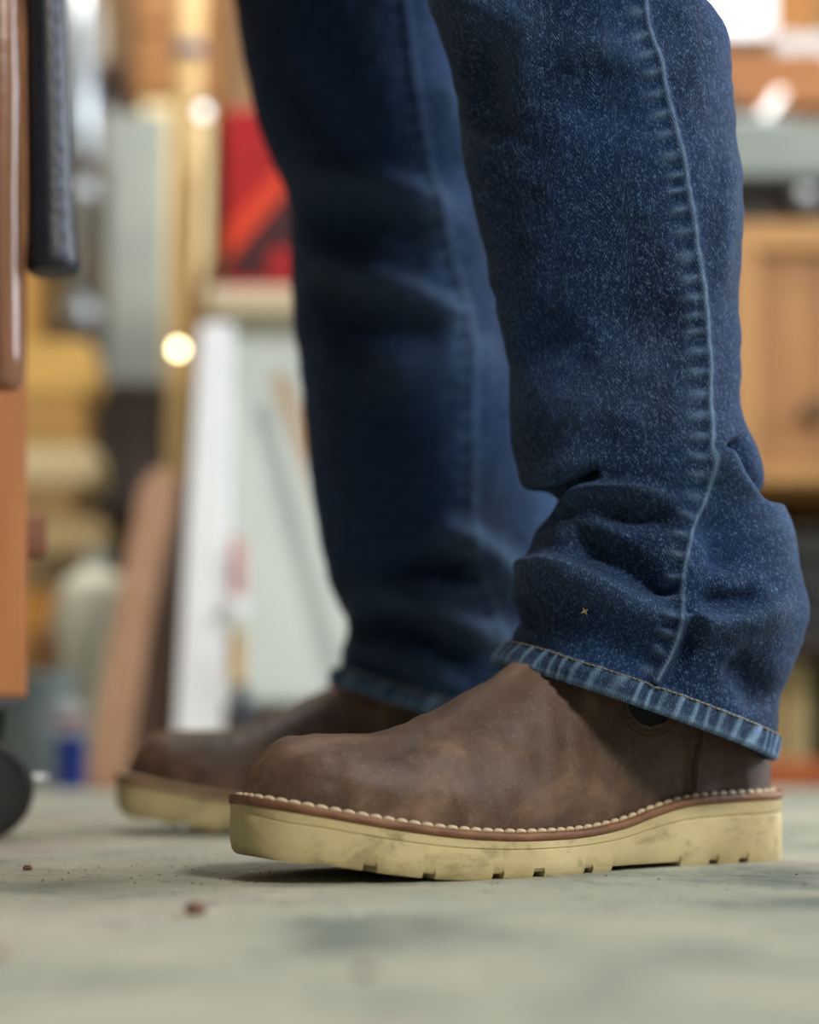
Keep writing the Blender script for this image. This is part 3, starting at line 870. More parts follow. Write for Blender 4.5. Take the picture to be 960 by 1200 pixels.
for ya in (0.985, 1.045):
    cartbox('tool_rail', (cx0-0.48, ya, 0.585), (cx1+0.09, ya+0.014, 0.605), M_cartwood_h)
for xa in (cx0-0.48, cx1+0.078):
    cartbox('rail_bracket', (xa, 0.985, 0.605), (xa+0.012, 1.10, 0.66), M_cartwood_h)
pk = P(28, 625, 1.09)
box('peg', (cx1-cx0-.004, -.010, pk.z-.0135), (cx1-cx0+.0135, .016, pk.z+.0135), wood('red_brown_block', srgb(150, 96, 70), srgb(118, 70, 48), axis=0), cart, .003)

M_lacquer = wood('lacquered_brown_handle', srgb(146, 104, 80), srgb(112, 76, 54), rough=0.22)
M_blackgrip = mat('black_leather_grip', srgb(30, 34, 46), srgb(18, 20, 28), rough=0.42, scale=(60, 60, 60), bump=0.3, bscale=300)
M_gripthread = mat('grey_grip_thread', srgb(112, 122, 150), srgb(84, 92, 120), rough=0.6, scale=(300, 300, 300))
M_forged = mat('forged_steel_head', srgb(90, 92, 96), srgb(60, 62, 66), rough=0.4, metal=0.85)
def hammer_head(parent, z):
    lathe('hammer_head', [(.010, -.05), (.014, -.048), (.014, -.03), (.010, -.025), (.012, 0), (.011, .025), (.006, .05), (.002, .062)], M_forged, parent, 28, (0, 0, z), (math.pi/2, 0, 0.0))
# brown lacquered handle
hx = P(-1, 0, 1.0335)
hm = thing('hammer', 'hammer hanging head up, glossy brown lacquered wooden handle', 'hammer', (hx.x, 1.0335, 0), (0, 0, math.radians(19)), group='hammers hung on the cart rail')
zb = P(0, 458, 1.0335).z
lathe('handle', [(.004, zb), (.0115, zb+.0015), (.0142, zb+.006), (.0147, zb+.02), (.0142, zb+.06), (.0138, zb+.12), (.0146, zb+.18), (.0125, zb+.24), (.0105, zb+.30), (.010, .64)], M_lacquer, hm, 40)
hammer_head(hm, 0.622)
# black stitched grip
h0, h1 = P(62, 322, 1.045), P(54, 0, 1.045)
hm2 = thing('hammer', 'hammer hanging head up, black leather grip with grey stitching', 'hammer', (h0.x, 1.045, 0), (0, 0, math.radians(19)), group='hammers hung on the cart rail')
tilt = Euler((0, (h1.x-h0.x)/(h1.z-h0.z), 0))
zb = h0.z
gp = [(.004, 0), (.0130, .0008), (.0146, .0035), (.0148, .008), (.0138, .018), (.0130, .04), (.0125, .07), (.0122, .10), (.0116, .14), (.0110, .18), (.0104, .215), (.0102, .235), (.0085, .237)]
gp = [(r*1.11, z*1.05) for r, z in gp]
gr = lathe('grip', gp, M_blackgrip, hm2, 48, (0, 0, zb), tilt)
lathe('handle_core', [(.0085, .23), (.0085, 0.33)], M_lacquer, hm2, 24, (0, 0, zb), tilt)
hammer_head(hm2, 0.622)
bm = bmesh.new(); tube_bm(bm, [(0, 0, -.0052), (.0002, -.0006, -.002), (0, -.0007, .002), (0, 0, .0052)], [.0005, .0012, .0012, .0005], 8)
bmesh.ops.recalc_face_normals(bm, faces=bm.faces)
gm = bpy.data.meshes.new('stitch'); bm.to_mesh(gm); bm.free(); gm.materials.append(M_gripthread)
for k in range(17):
    z = 0.012+k*0.0132
    r = float(np.interp(z, [p[1] for p in gp], [p[0] for p in gp]))
    a = math.radians(-75)
    o = link('stitch', gm, None, gr)
    o.location = (r*math.cos(a)*1.0, r*math.sin(a)*1.0, z); o.rotation_euler = (0, math.radians(6), a+math.pi/2)
tube('grip_seam', [(.0135*math.cos(math.radians(-84)), .0135*math.sin(math.radians(-84)), .01), (.0128*math.cos(math.radians(-84)), .0128*math.sin(math.radians(-84)), .06), (.0122*math.cos(math.radians(-84)), .0122*math.sin(math.radians(-84)), .11), (.0105*math.cos(math.radians(-84)), .0105*math.sin(math.radians(-84)), .22)], .0006, M_rubber, gr, 6)

# ------------------------------------------------------------------ background left
def W2(px0, py0, px1, py1, D):
    a = P(px0, py1, D); b = P(px1, py0, D)
    return a.x, b.x, a.z, b.z

M_ply = wood('yellow_plywood', srgb(222, 172, 88), srgb(196, 142, 64))
x0, x1, _, z1 = W2(-60, 250, 44, 620, 2.85)
o = prism('plywood_sheet', [(x0, 0.0), (x1, 0.0), (x1, z1), (x0+.02, z1+.02)], 2.85, 2.866, M_ply, bevel=.001)
tag(o, 'yellow plywood sheet standing behind the offcut stack', 'plywood')

# low trestle with a stack of offcuts
D = 2.42
x0, x1, za, zb_ = W2(-40, 764, 92, 778, D)
tr = thing('low_bench', 'low brown wooden bench carrying the stack of timber offcuts', 'bench', ((x0+x1)/2, D+.1, 0))
M_bench = wood('brown_bench_wood', srgb(150, 108, 66), srgb(112, 78, 46), axis=0)
TO = Vector(((x0+x1)/2, D+.1, 0))
box('bench_board', Vector((x0, D, za))-TO, Vector((x1, D+.16, zb_))-TO, M_bench, tr)
for xx in (x0+.01, x1-.04):
    for yy in (D+.02, D+.12):
        box('leg', Vector((xx, yy, 0))-TO, Vector((xx+.03, yy+.03, za))-TO, M_bench, tr)
offs = [  # px0, px1, top py, bottom py, colour, label
 (30, 64, 738, 764, (150, 104, 62), 'small brown timber offcut lying lowest on the low bench'),
 (32, 82, 690, 738, (206, 140, 62), 'orange timber offcut second from the bottom of the stack'),
 (28, 72, 648, 690, (128, 106, 74), 'greyish timber offcut third from the bottom of the stack'),
 (26, 124, 606, 648, (196, 170, 122), 'wide pale timber offcut in the middle of the stack'),
 (22, 88, 566, 606, (176, 140, 88), 'sandy timber offcut above the wide pale one in the stack'),
 (18, 112, 520, 566, (240, 216, 168), 'cream timber offcut, palest of the stack'),
 (20, 100, 462, 520, (196, 150, 84), 'golden timber offcut second from the top of the stack'),
 (14, 110, 398, 462, (238, 190, 104), 'bright yellow timber offcut on top of the stack')]
for i, (a, b, t, bt, col, lab) in enumerate(offs):
    D2 = D+0.03
    q0, q1, zz0, zz1 = W2(a, t, b, bt, D2)
    zz0 = P(0, bt, D2).z; zz1 = P(0, t, D2).z
    m = wood('offcut_wood', srgb(*col), srgb(*[int(v*.8) for v in col]), axis=0)
    h = zz1-zz0; w = q1-q0; ch = 0.006
    poly = [(q0+ch*.4, zz0), (q1-ch, zz0), (q1, zz0+h*.35), (q1-ch*1.4, zz1-.0008), (q0+ch, zz1-.0008), (q0, zz0+h*.6)]
    o = prism('timber_offcut', poly, D2, D2+0.07+0.015*(i % 3), m, bevel=.0012)
    tag(o, lab, 'offcut', 'timber offcuts stacked on the low bench')

# grey bin, jug and can on the floor
M_bin = mat('grey_green_plastic', srgb(116, 128, 128), srgb(96, 108, 110), rough=0.5)
c = P(20, 921, 1.98); D = 1.98
bn = thing('plastic_bin', 'grey-green plastic bin on the floor behind the caster wheel', 'bin', (c.x, D+.06, 0))
r = S(58, D); hz = P(0, 788, D).z
lathe('bin_body', [(r*.82, 0), (r*.84, .004), (r*.97, hz-.012)], M_bin, bn, 40)
lathe('rim', [(r*.95, hz-.014), (r*1.02, hz-.012), (r*1.03, hz-.002), (r*.98, hz), (r*.93, hz-.004), (r*.8, .02)], M_bin, bn, 40, cap=False)
M_jug = mat('pale_green_plastic', srgb(218, 216, 196), srgb(204, 204, 184), rough=0.45)
D = 2.2; c = P(112, 0, D)
jg = thing('plastic_jug', 'pale greenish plastic jug behind the leaning brown board', 'jug', (c.x, D, 0))
r = S(42, D); hz = P(0, 645, D).z
lathe('jug_body', [(r*.9, 0), (r, .008), (r, hz*.78), (r*.97, hz*.83), (r*.82, hz*.88), (r*.45, hz*.91), (r*.4, hz*.94)], M_jug, jg, 40)
lathe('cap', [(r*.42, hz*.92), (r*.42, hz*.995), (r*.38, hz)], mat('grey_cap', srgb(150, 156, 150)), jg, 24)
tube('jug_handle', [(-r*.9, 0, hz*.6), (-r*1.12, 0, hz*.68), (-r*.95, 0, hz*.79), (-r*.55, 0, hz*.84)], .008, M_jug, jg)
D = 1.93; c = P(83, 0, D)
cn = thing('spray_can', 'small blue can with pale red-flecked shoulder on the floor beside the board', 'can', (c.x, D, 0))
r = S(18, D)
lathe('can_body', [(r*.95, 0), (r, .002), (r, .058), (r*.99, .06)], mat('royal_blue_label', srgb(24, 62, 158), srgb(18, 48, 130), rough=0.35), cn, 32)
lathe('can_shoulder', [(r*.99, .06), (r*.99, .082), (r*.9, .088)], mat('white_label', srgb(190, 196, 206), srgb(170, 178, 190), rough=0.4), cn, 32)
lathe('label_band', [(r*1.0, .072), (r*1.015, .073), (r*1.015, .080), (r*1.0, .081)], mat('red_label_band', srgb(180, 70, 66), srgb(150, 100, 104), rough=0.4, scale=(40, 40, 40)), cn, 32, cap=False)
lathe('can_cap', [(r*.7, .088), (r*.72, .097), (r*.6, .101)], mat('white_cap', srgb(205, 210, 214)), cn, 24)

# leaning boards
def lean_board(name, poly, D0, D1, thick, m, label, cat, bevel=0.002):
    """poly: pixel outline; depth runs from D0 at the floor to D1 at the top"""
    ys = [p[1] for p in poly]; y0, y1 = max(ys), min(ys)
    bm = bmesh.new(); fr, bk = [], []
    for px_, py_ in poly:
        k = (y0-py_)/(y0-y1); D_ = D0+(D1-D0)*k
        p = P(px_, py_, D_); 
        fr.append(bm.verts.new(p)); bk.append(bm.verts.new(p+Vector((0, thick, 0))))
    bm.faces.new(fr); bm.faces.new(bk[::-1]); n = len(poly)
    for i in range(n): bm.faces.new((fr[i], bk[i], bk[(i+1) % n], fr[(i+1) % n]))
    lowest = min(v.co.z for v in bm.verts)
    for v in bm.verts: v.co.z -= lowest
    if bevel: bmesh.ops.bevel(bm, geom=bm.edges[:], offset=bevel, segments=2, affect='EDGES')
    return tag(bm_to(name, bm, m), label, cat)
M_board = wood('brown_hardwood_board', srgb(168, 128, 98), srgb(144, 106, 78))
lean_board('wood_board', [(99, 925), (143, 927), (159, 820), (170, 750), (183, 680), (200, 600), (207, 566), (200, 552), (188, 547), (174, 553), (163, 572), (142, 680), (120, 800)], 1.86, 2.02, 0.022, M_board, 'brown hardwood board with rounded top leaning beside the white panel', 'board', 0.003)
M_dkboard = wood('shade_brown_board', srgb(84, 58, 38), srgb(58, 38, 24))  # dark board put in for the rounded board's dark side and shadow
lean_board('wood_board', [(150, 921), (204, 921), (222, 560), (180, 560)], 1.99, 2.12, 0.02, M_dkboard, 'dark brown board added as the dark side and shadow of the rounded board', 'board')
M_white = mat('white_melamine', srgb(240, 243, 248), srgb(230, 234, 240), rough=0.4)
lean_board('leaning_sheet', [(201, 918), (258, 918), (272, 372), (234, 372)], 1.92, 2.0, 0.018, M_white, 'narrow bluish-white panel leaning against the white cabinet', 'panel')

# white cabinet with beige top, red box on it
D = 2.06
x0, x1, zt0, zt1 = W2(243, 335, 640, 366, D)
cab = thing('white_cabinet', 'low white cabinet with beige top behind the far leg', 'cabinet', ((x0+x1)/2, D, 0))
CB = Vector(((x0+x1)/2, D, 0))
M_beige = wood('beige_worktop', srgb(214, 198, 170), srgb(196, 178, 148), axis=0)
M_cabw = mat('greenish_white_paint', srgb(226, 234, 231), srgb(212, 222, 219), rough=0.5)
box('top', Vector((x0, D, zt0))-CB, Vector((x1, D+.40, zt1))-CB, M_beige, cab, .003)
box('body', Vector((x0+.008, D+.045, .095))-CB, Vector((x1-.008, D+.39, zt0))-CB, M_cabw, cab)
box('door', Vector((x0+.012, D+.028, .102))-CB, Vector((x0+.185, D+.044, zt0-.035))-CB, M_cabw, cab)
box('door', Vector((x0+.189, D+.028, .102))-CB, Vector((x1-.012, D+.044, zt0-.035))-CB, M_cabw, cab)
M_brplinth = wood('brown_plinth', srgb(120, 88, 62), srgb(90, 64, 44), axis=0)
box('plinth', Vector((x0+.02, D+.07, 0))-CB, Vector((x1-.02, D+.37, .095))-CB, M_brplinth, cab, 0)
D = 2.14
x0, x1, z0, z1 = W2(263, 126, 420, 322, D); z0 = zt1+.0003
rb = thing('red_box', 'red box with orange diagonal stripe on the white cabinet', 'box', ((x0+x1)/2, D, z0))
RB = Vector(((x0+x1)/2, D, z0)); xm = P(336, 0, D).x
M_red = mat('red_print', srgb(186, 20, 26), srgb(160, 12, 18), rough=0.45)
box('box_body', Vector((x0, D, z0))-RB, Vector((x1, D+.16, z1))-RB, M_red, rb, .003)
q = lambda px_, py_: ((P(px_, py_, D).x-RB.x), P(px_, py_, D).z-RB.z)
prism('stripe', [q(266, 268), q(266, 308), q(352, 205), q(352, 165)], -.0012, .0005, mat('orange_red_print', srgb(224, 70, 34), srgb(206, 54, 26), rough=0.45), rb)
prism('lower_panel', [q(266, 308), q(268, 326), q(352, 326), q(352, 205)], -.0010, .0005, mat('dark_maroon_print', srgb(74, 20, 26), srgb(48, 14, 20), rough=0.45, scale=(20, 20, 20)), rb)
prism('emblem', [q(316, 296), q(318, 322), q(340, 322), q(342, 290)], -.0016, .0, M_red, rb)
# paint tool leaning against the cabinet
D = 1.93
pts = [P(281, 905, D-.02), P(293, 850, D-.012), P(283, 785, D-.003)]
pb = thing('paint_brush', 'paint brush with pink handle and dark bristles against the cabinet front', 'brush', (P(283, 0, D).x, D, 0))
PB = Vector((P(283, 0, D).x, D, 0))
zf = P(0, 800, D).z
lathe('bristles', [(.013, .0), (.012, .02), (.009, zf-.01), (.009, zf)], mat('dark_bristle', srgb(52, 62, 80), srgb(38, 46, 60), rough=0.7, scale=(200, 200, 5)), pb, 20, (.012, 0, 0), (0, -.12, 0), sy=.6)
lathe('ferrule', [(.0095, zf), (.0095, zf+.055), (.007, zf+.066)], mat('tan_ferrule', srgb(206, 170, 110), srgb(176, 140, 84), rough=0.4), pb, 20, (-.006, 0, -.004), sy=.6)
zf2 = P(0, 715, D).z
lathe('collar', [(.011, zf2-.012), (.016, zf2-.008), (.016, zf2+.010), (.010, zf2+.014)], mat('white_collar', srgb(226, 230, 228)), pb, 20, (-.010, 0, 0), sy=.7)
zf3 = P(0, 628, D).z
lathe('handle', [(.0085, zf2+.01), (.0098, zf2+.03), (.0092, zf3-.01), (.005, zf3)], mat('pink_handle', srgb(196, 150, 146), srgb(178, 128, 126)), pb, 20, (-.005, 0, 0), sy=.7)
# brown lath by the trouser leg
M_lath = wood('brown_lath', srgb(176, 138, 96), srgb(140, 104, 68))
lean_board('wood_lath', [(488, 905), (502, 905), (334, 420), (318, 424)], 1.97, 2.03, 0.012, M_lath, 'thin brown lath leaning on the cabinet beside the far trouser leg', 'lath', .001)

# dust drum with pipe, sheets standing on the drum
D = 2.62
c = P(158, 0, D)
dr = thing('dust_drum', 'dark drum of the dust collector behind the leaning boards', 'drum', (c.x, D+.08, 0))
M_drum = mat('dark_drum_paint', srgb(62, 52, 44), srgb(44, 36, 30), rough=0.5)
r = S(66, D); hz = P(0, 446, D).z
lathe('drum_body', [(r*.97, 0), (r, .005), (r, hz*.33), (r*1.02, hz*.335), (r*1.02, hz*.345), (r, hz*.35), (r, hz*.66), (r*1.02, hz*.665), (r*1.02, hz*.675), (r, hz*.68), (r, hz-.02)], M_drum, dr, 48)
lathe('lid', [(r*1.03, hz-.025), (r*1.03, hz-.006), (r*.96, hz)], M_drum, dr, 48)
M_galv = mat('galvanised_pipe', srgb(196, 204, 210), srgb(160, 170, 178), rough=0.3, metal=0.75, scale=(20, 20, 20))
M_hose = mat('black_hose', srgb(66, 70, 72), srgb(46, 48, 50), rough=0.45)
D = 2.69
pp = thing('dust_pipe', 'silver galvanised dust pipe curving down into the dark drum', 'pipe', (P(96, 0, D).x, D, 0))
PP = Vector((P(96, 0, D).x, D, 0))
rr_ = S(17, D)
tube('pipe_run', [P(96, -250, D)-PP, P(96, 100, D)-PP, P(96, 372, D)-PP], rr_, M_galv, pp, 24)
el = [P(96, 372, D), P(99, 398, D), P(108, 420, D), P(124, 434, D), P(138, 436, D), P(146, 440, D), P(150, 448, D)]
tube('elbow', [p-PP for p in el], rr_*1.12, M_hose, pp, 24)
lathe('collar', [(rr_*1.05, -.012), (rr_*1.28, -.01), (rr_*1.28, .01), (rr_*1.05, .012)], M_galv, pp, 28, P(96, 368, D)-PP)
lathe('collar', [(rr_*1.05, -.012), (rr_*1.25, -.01), (rr_*1.25, .01), (rr_*1.05, .012)], M_galv, pp, 28, P(96, 225, D)-PP)
lathe('pipe_band', [(rr_*1.02, -.02), (rr_*1.10, -.018), (rr_*1.10, .018), (rr_*1.02, .02)], mat('dark_band', srgb(70, 64, 58)), pp, 28, P(96, 205, D)-PP)
hzw = hz
D = 2.632
x0, x1, _, z1 = W2(124, 132, 192, 405, D)
lb = prism('acrylic_sheet', [(x0, hzw), (x1, hzw), (x1+.004, z1), (x0+.004, z1)], D, D+.008, mat('grey_green_acrylic', srgb(168, 174, 166), srgb(150, 158, 152), rough=0.25), bevel=.001)
tag(lb, 'grey-green translucent sheet standing upright on the drum lid', 'sheet')
D = 2.76
cp = P(0, 0, D)
q = lambda a, b: (P(a, b, D).x, P(a, b, D).z)
o = prism('cream_board', [(P(176, 0, D).x, hzw), (P(216, 0, D).x, hzw), q(226, 360), q(243, 300), q(246, 122), q(166, 118), q(164, 320)], D, D+.015, wood('cream_pine', srgb(246, 224, 174), srgb(232, 206, 150)), bevel=.001)
tag(o, 'cream pine board on the drum behind the grey-green sheet', 'board')
# pole with blue tape, bulbs added to it for two blurred bright spots
D = 2.3
a, b = P(196, 905, D), P(228, -120, D)
pol = thing('wooden_pole', 'pale wooden pole with a blue tape band near the top', 'pole', (a.x, D, 0))
PPo = Vector((a.x, D, 0)); a.z = 0.0
pa = [a-PPo+(b-a)*k for k in (0, .25, .5, .75, 1)]
tube('pole_shaft', pa, [S(13, D), S(13, D), S(14, D), S(16, D), S(17, D)], wood('pale_ash', srgb(222, 190, 132), srgb(198, 162, 104)), pol, 20)
k = (P(0, 62, D).z)/(b.z)
tp = a-PPo+(b-a)*k
tube('tape_band', [tp-(b-a).normalized()*.008, tp, tp+(b-a).normalized()*.008], S(18, D), mat('blue_tape', srgb(62, 76, 132), srgb(48, 60, 110)), pol, 20)
def spot_bulb(px_, py_, D, r_px, col, strength, label):
    c = P(px_, py_, D)
    t_ = thing('spot_bulb', label, 'lamp', c, group='small bulbs added to the pole as bright spots')
    m = mat('spot_glow', (1, 1, 1, 1), (1, 1, 1, 1), emit=(col, strength))
    r = S(r_px, D)
    lathe('bulb', [(r*.12, -r), (r*.55, -r*.85), (r*.9, -r*.45), (r, 0), (r*.9, r*.45), (r*.55, r*.85), (r*.12, r)], m, t_, 20)
    lathe('socket', [(r*.5, r*.8), (r*.62, r*1.0), (r*.62, r*2.1), (r*.4, r*2.3)], M_castgrey, t_, 16)
    k_ = (c.z+r*3.0)/b.z; pc = a+(b-a)*k_-c          # the pole axis at the clip's height
    tube('clip_arm', [(0, 0, r*2.2), (pc.x*.4, pc.y*.45, r*2.8), (pc.x, pc.y-.012, r*3.0)], r*.22, M_castgrey, t_, 8)
spot_bulb(238, 131, 2.22, 7, (0.93, 0.97, 1.0, 1), 2.2, 'small bulb added as a white bright spot beside the pole, upper one')
spot_bulb(209, 409, 2.22, 6, (1.0, 0.82, 0.45, 1), 14, 'small bulb added as a warm yellow bright spot at the foot of the pole')

# wall cabinet (orange plywood) and dark wall shelf with jars
D = 3.0
x0, x1, z0, z1 = W2(146, -120, 252, 116, D)
wc = thing('wall_cabinet', 'orange plywood wall cabinet above the cream board', 'cabinet', ((x0+x1)/2, D, z0))
WC = Vector(((x0+x1)/2, D, z0))
M_oply = wood('orange_plywood', srgb(170, 116, 56), srgb(140, 90, 40))
box('cabinet_body', Vector((x0, D+.012, z0))-WC, Vector((x1, YB-.0005, z1))-WC, M_oply, wc)
zmid = P(0, 34, D).z
box('door', Vector((x0+.003, D-.002, z0+.003))-WC, Vector((x1-.003, D+.011, zmid-.003))-WC, M_oply, wc)
box('door', Vector((x0+.003, D-.002, zmid+.003))-WC, Vector((x1-.003, D+.011, z1-.003))-WC, M_oply, wc)
D = 2.95
x0, x1, z0, z1 = W2(10, 196, 144, 214, D)
ws = thing('wall_shelf', 'dark wooden wall shelf at upper left holding jars', 'shelf', ((x0+x1)/2, D, z0))
WS = Vector(((x0+x1)/2, D, z0))
M_dkshelf = wood('dark_shelf_wood', srgb(96, 66, 42), srgb(66, 44, 28), axis=0)
box('shelf_board', Vector((x0, D, z0))-WS, Vector((x1, YB-.0005, z1))-WS, M_dkshelf, ws)
x2, x3, z2, z3 = W2(10, 72, 144, 84, D)
box('shelf_board', Vector((x0, D, z2))-WS, Vector((x1, YB-.0005, z3))-WS, M_dkshelf, ws)
box('side_panel', Vector((x1, D, z0))-WS, Vector((x1+.012, YB-.0005, z3+.28))-WS, M_dkshelf, ws)
M_jar = mat('white_glazed_jar', srgb(226, 226, 216), srgb(200, 200, 190), rough=0.2)
M_jar2 = mat('silver_tin', srgb(186, 186, 190), srgb(160, 160, 165), rough=0.3, metal=0.6)
def jar(px_, base, r_px, h_px, m, label, D=3.02):
    c = P(px_, 0, D); r = S(r_px, D); h = S(h_px, D)
    t_ = thing('jar', label, 'jar', (c.x, D, base), group='jars on the dark wall shelf')
    lathe('jar_body', [(r*.85, 0), (r, .006), (r, h*.7), (r*.8, h*.82), (r*.75, h*.86)], m, t_, 28)
    lathe('lid', [(r*.82, h*.85), (r*.82, h*.98), (r*.7, h)], m, t_, 28)
jar(101, z3, 24, 92, M_jar, 'white glazed jar on the upper board of the dark wall shelf')
jar(52, z3, 22, 80, M_jar2, 'silver tin behind the hammer on the upper shelf board')
jar(126, z1, 15, 100, M_jar2, 'silver tin on the lower board of the dark wall shelf')
jar(92, z1, 17, 70, mat('tan_jar', srgb(196, 160, 110), srgb(170, 132, 86)), 'tan jar on the lower board of the dark wall shelf')

# ------------------------------------------------------------------ background right: workbench
D = 2.2
x0, x1 = P(690, 0, D).x, 1.35
zt0, zt1 = P(0, 206, D).z, P(0, 140, D).z
bench = thing('workbench', 'workbench with thick grey top and wooden cupboard behind the near leg', 'workbench', ((x0+x1)/2, D, 0))
BO = Vector(((x0+x1)/2, D, 0))
M_gtop = mat('grey_green_worktop', srgb(128, 138, 134), srgb(114, 124, 121), rough=0.45)
M_oak = wood('honey_oak', srgb(190, 142, 84), srgb(162, 114, 62))
M_oakh = wood('honey_oak_rail', srgb(190, 142, 84), srgb(162, 114, 62), axis=0)
M_oakp = wood('amber_panel', srgb(178, 126, 74), srgb(148, 98, 54))
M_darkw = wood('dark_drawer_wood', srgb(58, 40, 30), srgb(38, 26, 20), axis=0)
M_blk0 = mat('black_shade_board', srgb(26, 25, 25), srgb(18, 17, 17), rough=0.7)
def bb(n, lo, hi, m, bev=.002): return box(n, Vector(lo)-BO, Vector(hi)-BO, m, bench, bev)
bb('worktop', (x0, D, zt0), (x1, D+.65, zt1), M_gtop, .004)
za, zb2 = P(0, 562, D).z, P(0, 256, D).z
zr = P(0, 290, D).z
bb('drawer', (x0+.03, D+.05, zb2+.002), (x1-.03, D+.60, zt0), M_darkw, .002)
kn = P(934, 236, D+.05)
lathe('drawer_knob', [(.006, 0), (.006, .014), (.012, .018), (.017, .026), (.015, .034), (.008, .038)], M_steel, bench, 24, Vector((kn.x, D+.05, kn.z))-BO, (math.pi/2, 0, 0))
bb('top_rail', (x0+.02, D+.012, zr), (x1-.02, D+.04, zb2), M_oakh)
bb('cupboard_back', (x0+.02, D+.55, za), (x1-.02, D+.57, zr), M_oakp)
bb('cupboard_floor', (x0+.02, D+.02, za), (x1-.02, D+.55, za+.022), M_oakh)
for xx in (x0+.02, P(860, 0, D).x, P(1010, 0, D).x, P(1180, 0, D).x):
    bb('stile', (xx, D+.012, za), (xx+S(31, D), D+.04, zr), M_oak)
xs = [x0+.02, P(860, 0, D).x, P(1010, 0, D).x, P(1180, 0, D).x]
for a_, b_ in zip(xs, xs[1:]):
    dp = bb('door_panel', (a_+S(31, D)+.001, D+.026, za+.024), (b_-.001, D+.036, zr-.001), M_oakp)
kk_ = P(958, 482, D)
lathe('cupboard_knob', [(.006, 0), (.006, .012), (.014, .016), (.019, .022), (.014, .03)], mat('bronze_knob', srgb(104, 78, 52), srgb(78, 58, 38), rough=0.4, metal=0.5), bench, 24, Vector((kk_.x, D+.026, kk_.z))-BO, (math.pi/2, 0, 0))
for xx in (x0+.02, x1-.08):
    for yy in (D+.03, D+.52):
        bb('leg', (xx, yy, 0), (xx+.05, yy+.05, za), M_darkw)
bb('shade_panel', (x0+.02, D+.585, 0.0), (x1-.02, D+.60, za), M_blk0, .001)  # black sheet added to darken the shaded space under the bench
zs = P(0, 748, D+.1).z
bb('low_shelf', (x0+.02, D+.05, zs-.018), (x1-.03, D+.58, zs), M_darkw)
M_blk = mat('black_case_plastic', srgb(30, 32, 34), srgb(20, 21, 23), rough=0.45)
tc_ = thing('tool_case', 'black plastic tool case on the low shelf under the workbench', 'case', (P(930, 0, D+.12).x, D+.12, zs))
box('case_body', (-.09, 0, .0005), (.13, .2, .10), M_blk, tc_, .008)
box('case_lid', (-.09, 0, .102), (.13, .2, .15), M_blk, tc_, .008)
tube('handle', [(-.01, 0, .07), (-.008, -.02, .07), (.04, -.02, .07), (.042, 0, .07)], .006, M_castgrey, tc_, 10)
box('latch', (.07, -.004, .085), (.09, .001, .115), M_castgrey, tc_, .001)
D3 = 2.35
c = P(918, 0, D3)
bx = thing('cardboard_box', 'tan cardboard box on the floor under the workbench', 'box', (c.x, D3, 0))
M_card = mat('tan_cardboard', srgb(196, 176, 132), srgb(176, 154, 112), rough=0.8)
hz = P(0, 772, D3).z
box('carton', (-.035, 0, 0), (.038, .12, min(hz, zs-.03)), M_card, bx, .002)
box('flap', (-.035, -.0015, min(hz, zs-.03)-.03), (.038, .0, min(hz, zs-.03)-.002), M_card, bx, .0005)
box('tape', (-.008, -.0025, .02), (.008, -.0015, min(hz, zs-.03)-.03), mat('brown_tape', srgb(170, 136, 86), srgb(150, 118, 72), rough=0.3), bx, 0)
D4 = 1.92
x0_, x1_, _, z1_ = W2(893, 893, 985, 925, D4)
br = prism('brick', [(x0_, 0), (x1_, 0), (x1_, z1_-.004), (x1_-.004, z1_), (x0_+.006, z1_), (x0_, z1_-.006)], D4, D4+.16, mat('terracotta', srgb(176, 96, 50), srgb(140, 70, 34), rough=0.8, scale=(30, 30, 30), bump=.3), bevel=.002)
tag(br, 'terracotta brick on the floor behind the near heel', 'brick')

# on the bench top
D5 = 2.34
ztop = zt1
sv = thing('bench_plane', 'grey metal hand plane lying on the workbench top', 'plane', (P(895, 0, D5).x, D5, ztop))
z_ = P(0, 104, D5).z-ztop
prism('plane_body', [(-.06, .0003), (.055, .0003), (.055, z_*.5), (.02, z_*.62), (-.06, z_*.6)], 0, .05, mat('grey_cast_iron', srgb(156, 162, 160), srgb(132, 138, 136), rough=0.4, metal=0.3), sv, .003)
prism('blade', [(-.01, z_*.55), (.006, z_*.55), (.034, z_*1.0), (.02, z_*1.02)], .008, .042, M_steel, sv, .001)
tube('plane_handle', [(-.045, .025, z_*.55), (-.05, .025, z_*.8), (-.04, .025, z_*1.02)], [.010, .009, .011], mat('dark_plane_handle', srgb(96, 84, 70)), sv, 14)
D6 = 2.56
x0_, x1_, _, z1_ = W2(835, 64, 1050, 200, D6)
ch = thing('wooden_chest', 'orange-brown wooden chest on the workbench top', 'chest', ((x0_+x1_)/2, D6, ztop))
cw = (x1_-x0_)/2; chz = z1_-ztop
M_chest = wood('chest_wood', srgb(178, 116, 60), srgb(140, 84, 40), axis=0)
box('chest_body', (-cw, 0, .0003), (cw, .22, chz*.60), M_chest, ch, .003)
box('lid', (-cw-.006, -.012, chz*.64), (cw+.006, .226, chz), M_chest, ch, .004)
box('lid_shadow_strip', (-cw+.004, .004, chz*.60), (cw-.004, .218, chz*.64), M_darkw, ch, 0)  # dark-coloured strip standing in for the shadow under the lid
M_mug = mat('white_enamel', srgb(226, 232, 236), srgb(210, 218, 222), rough=0.15)  # white mugs added to read as two blurred glints
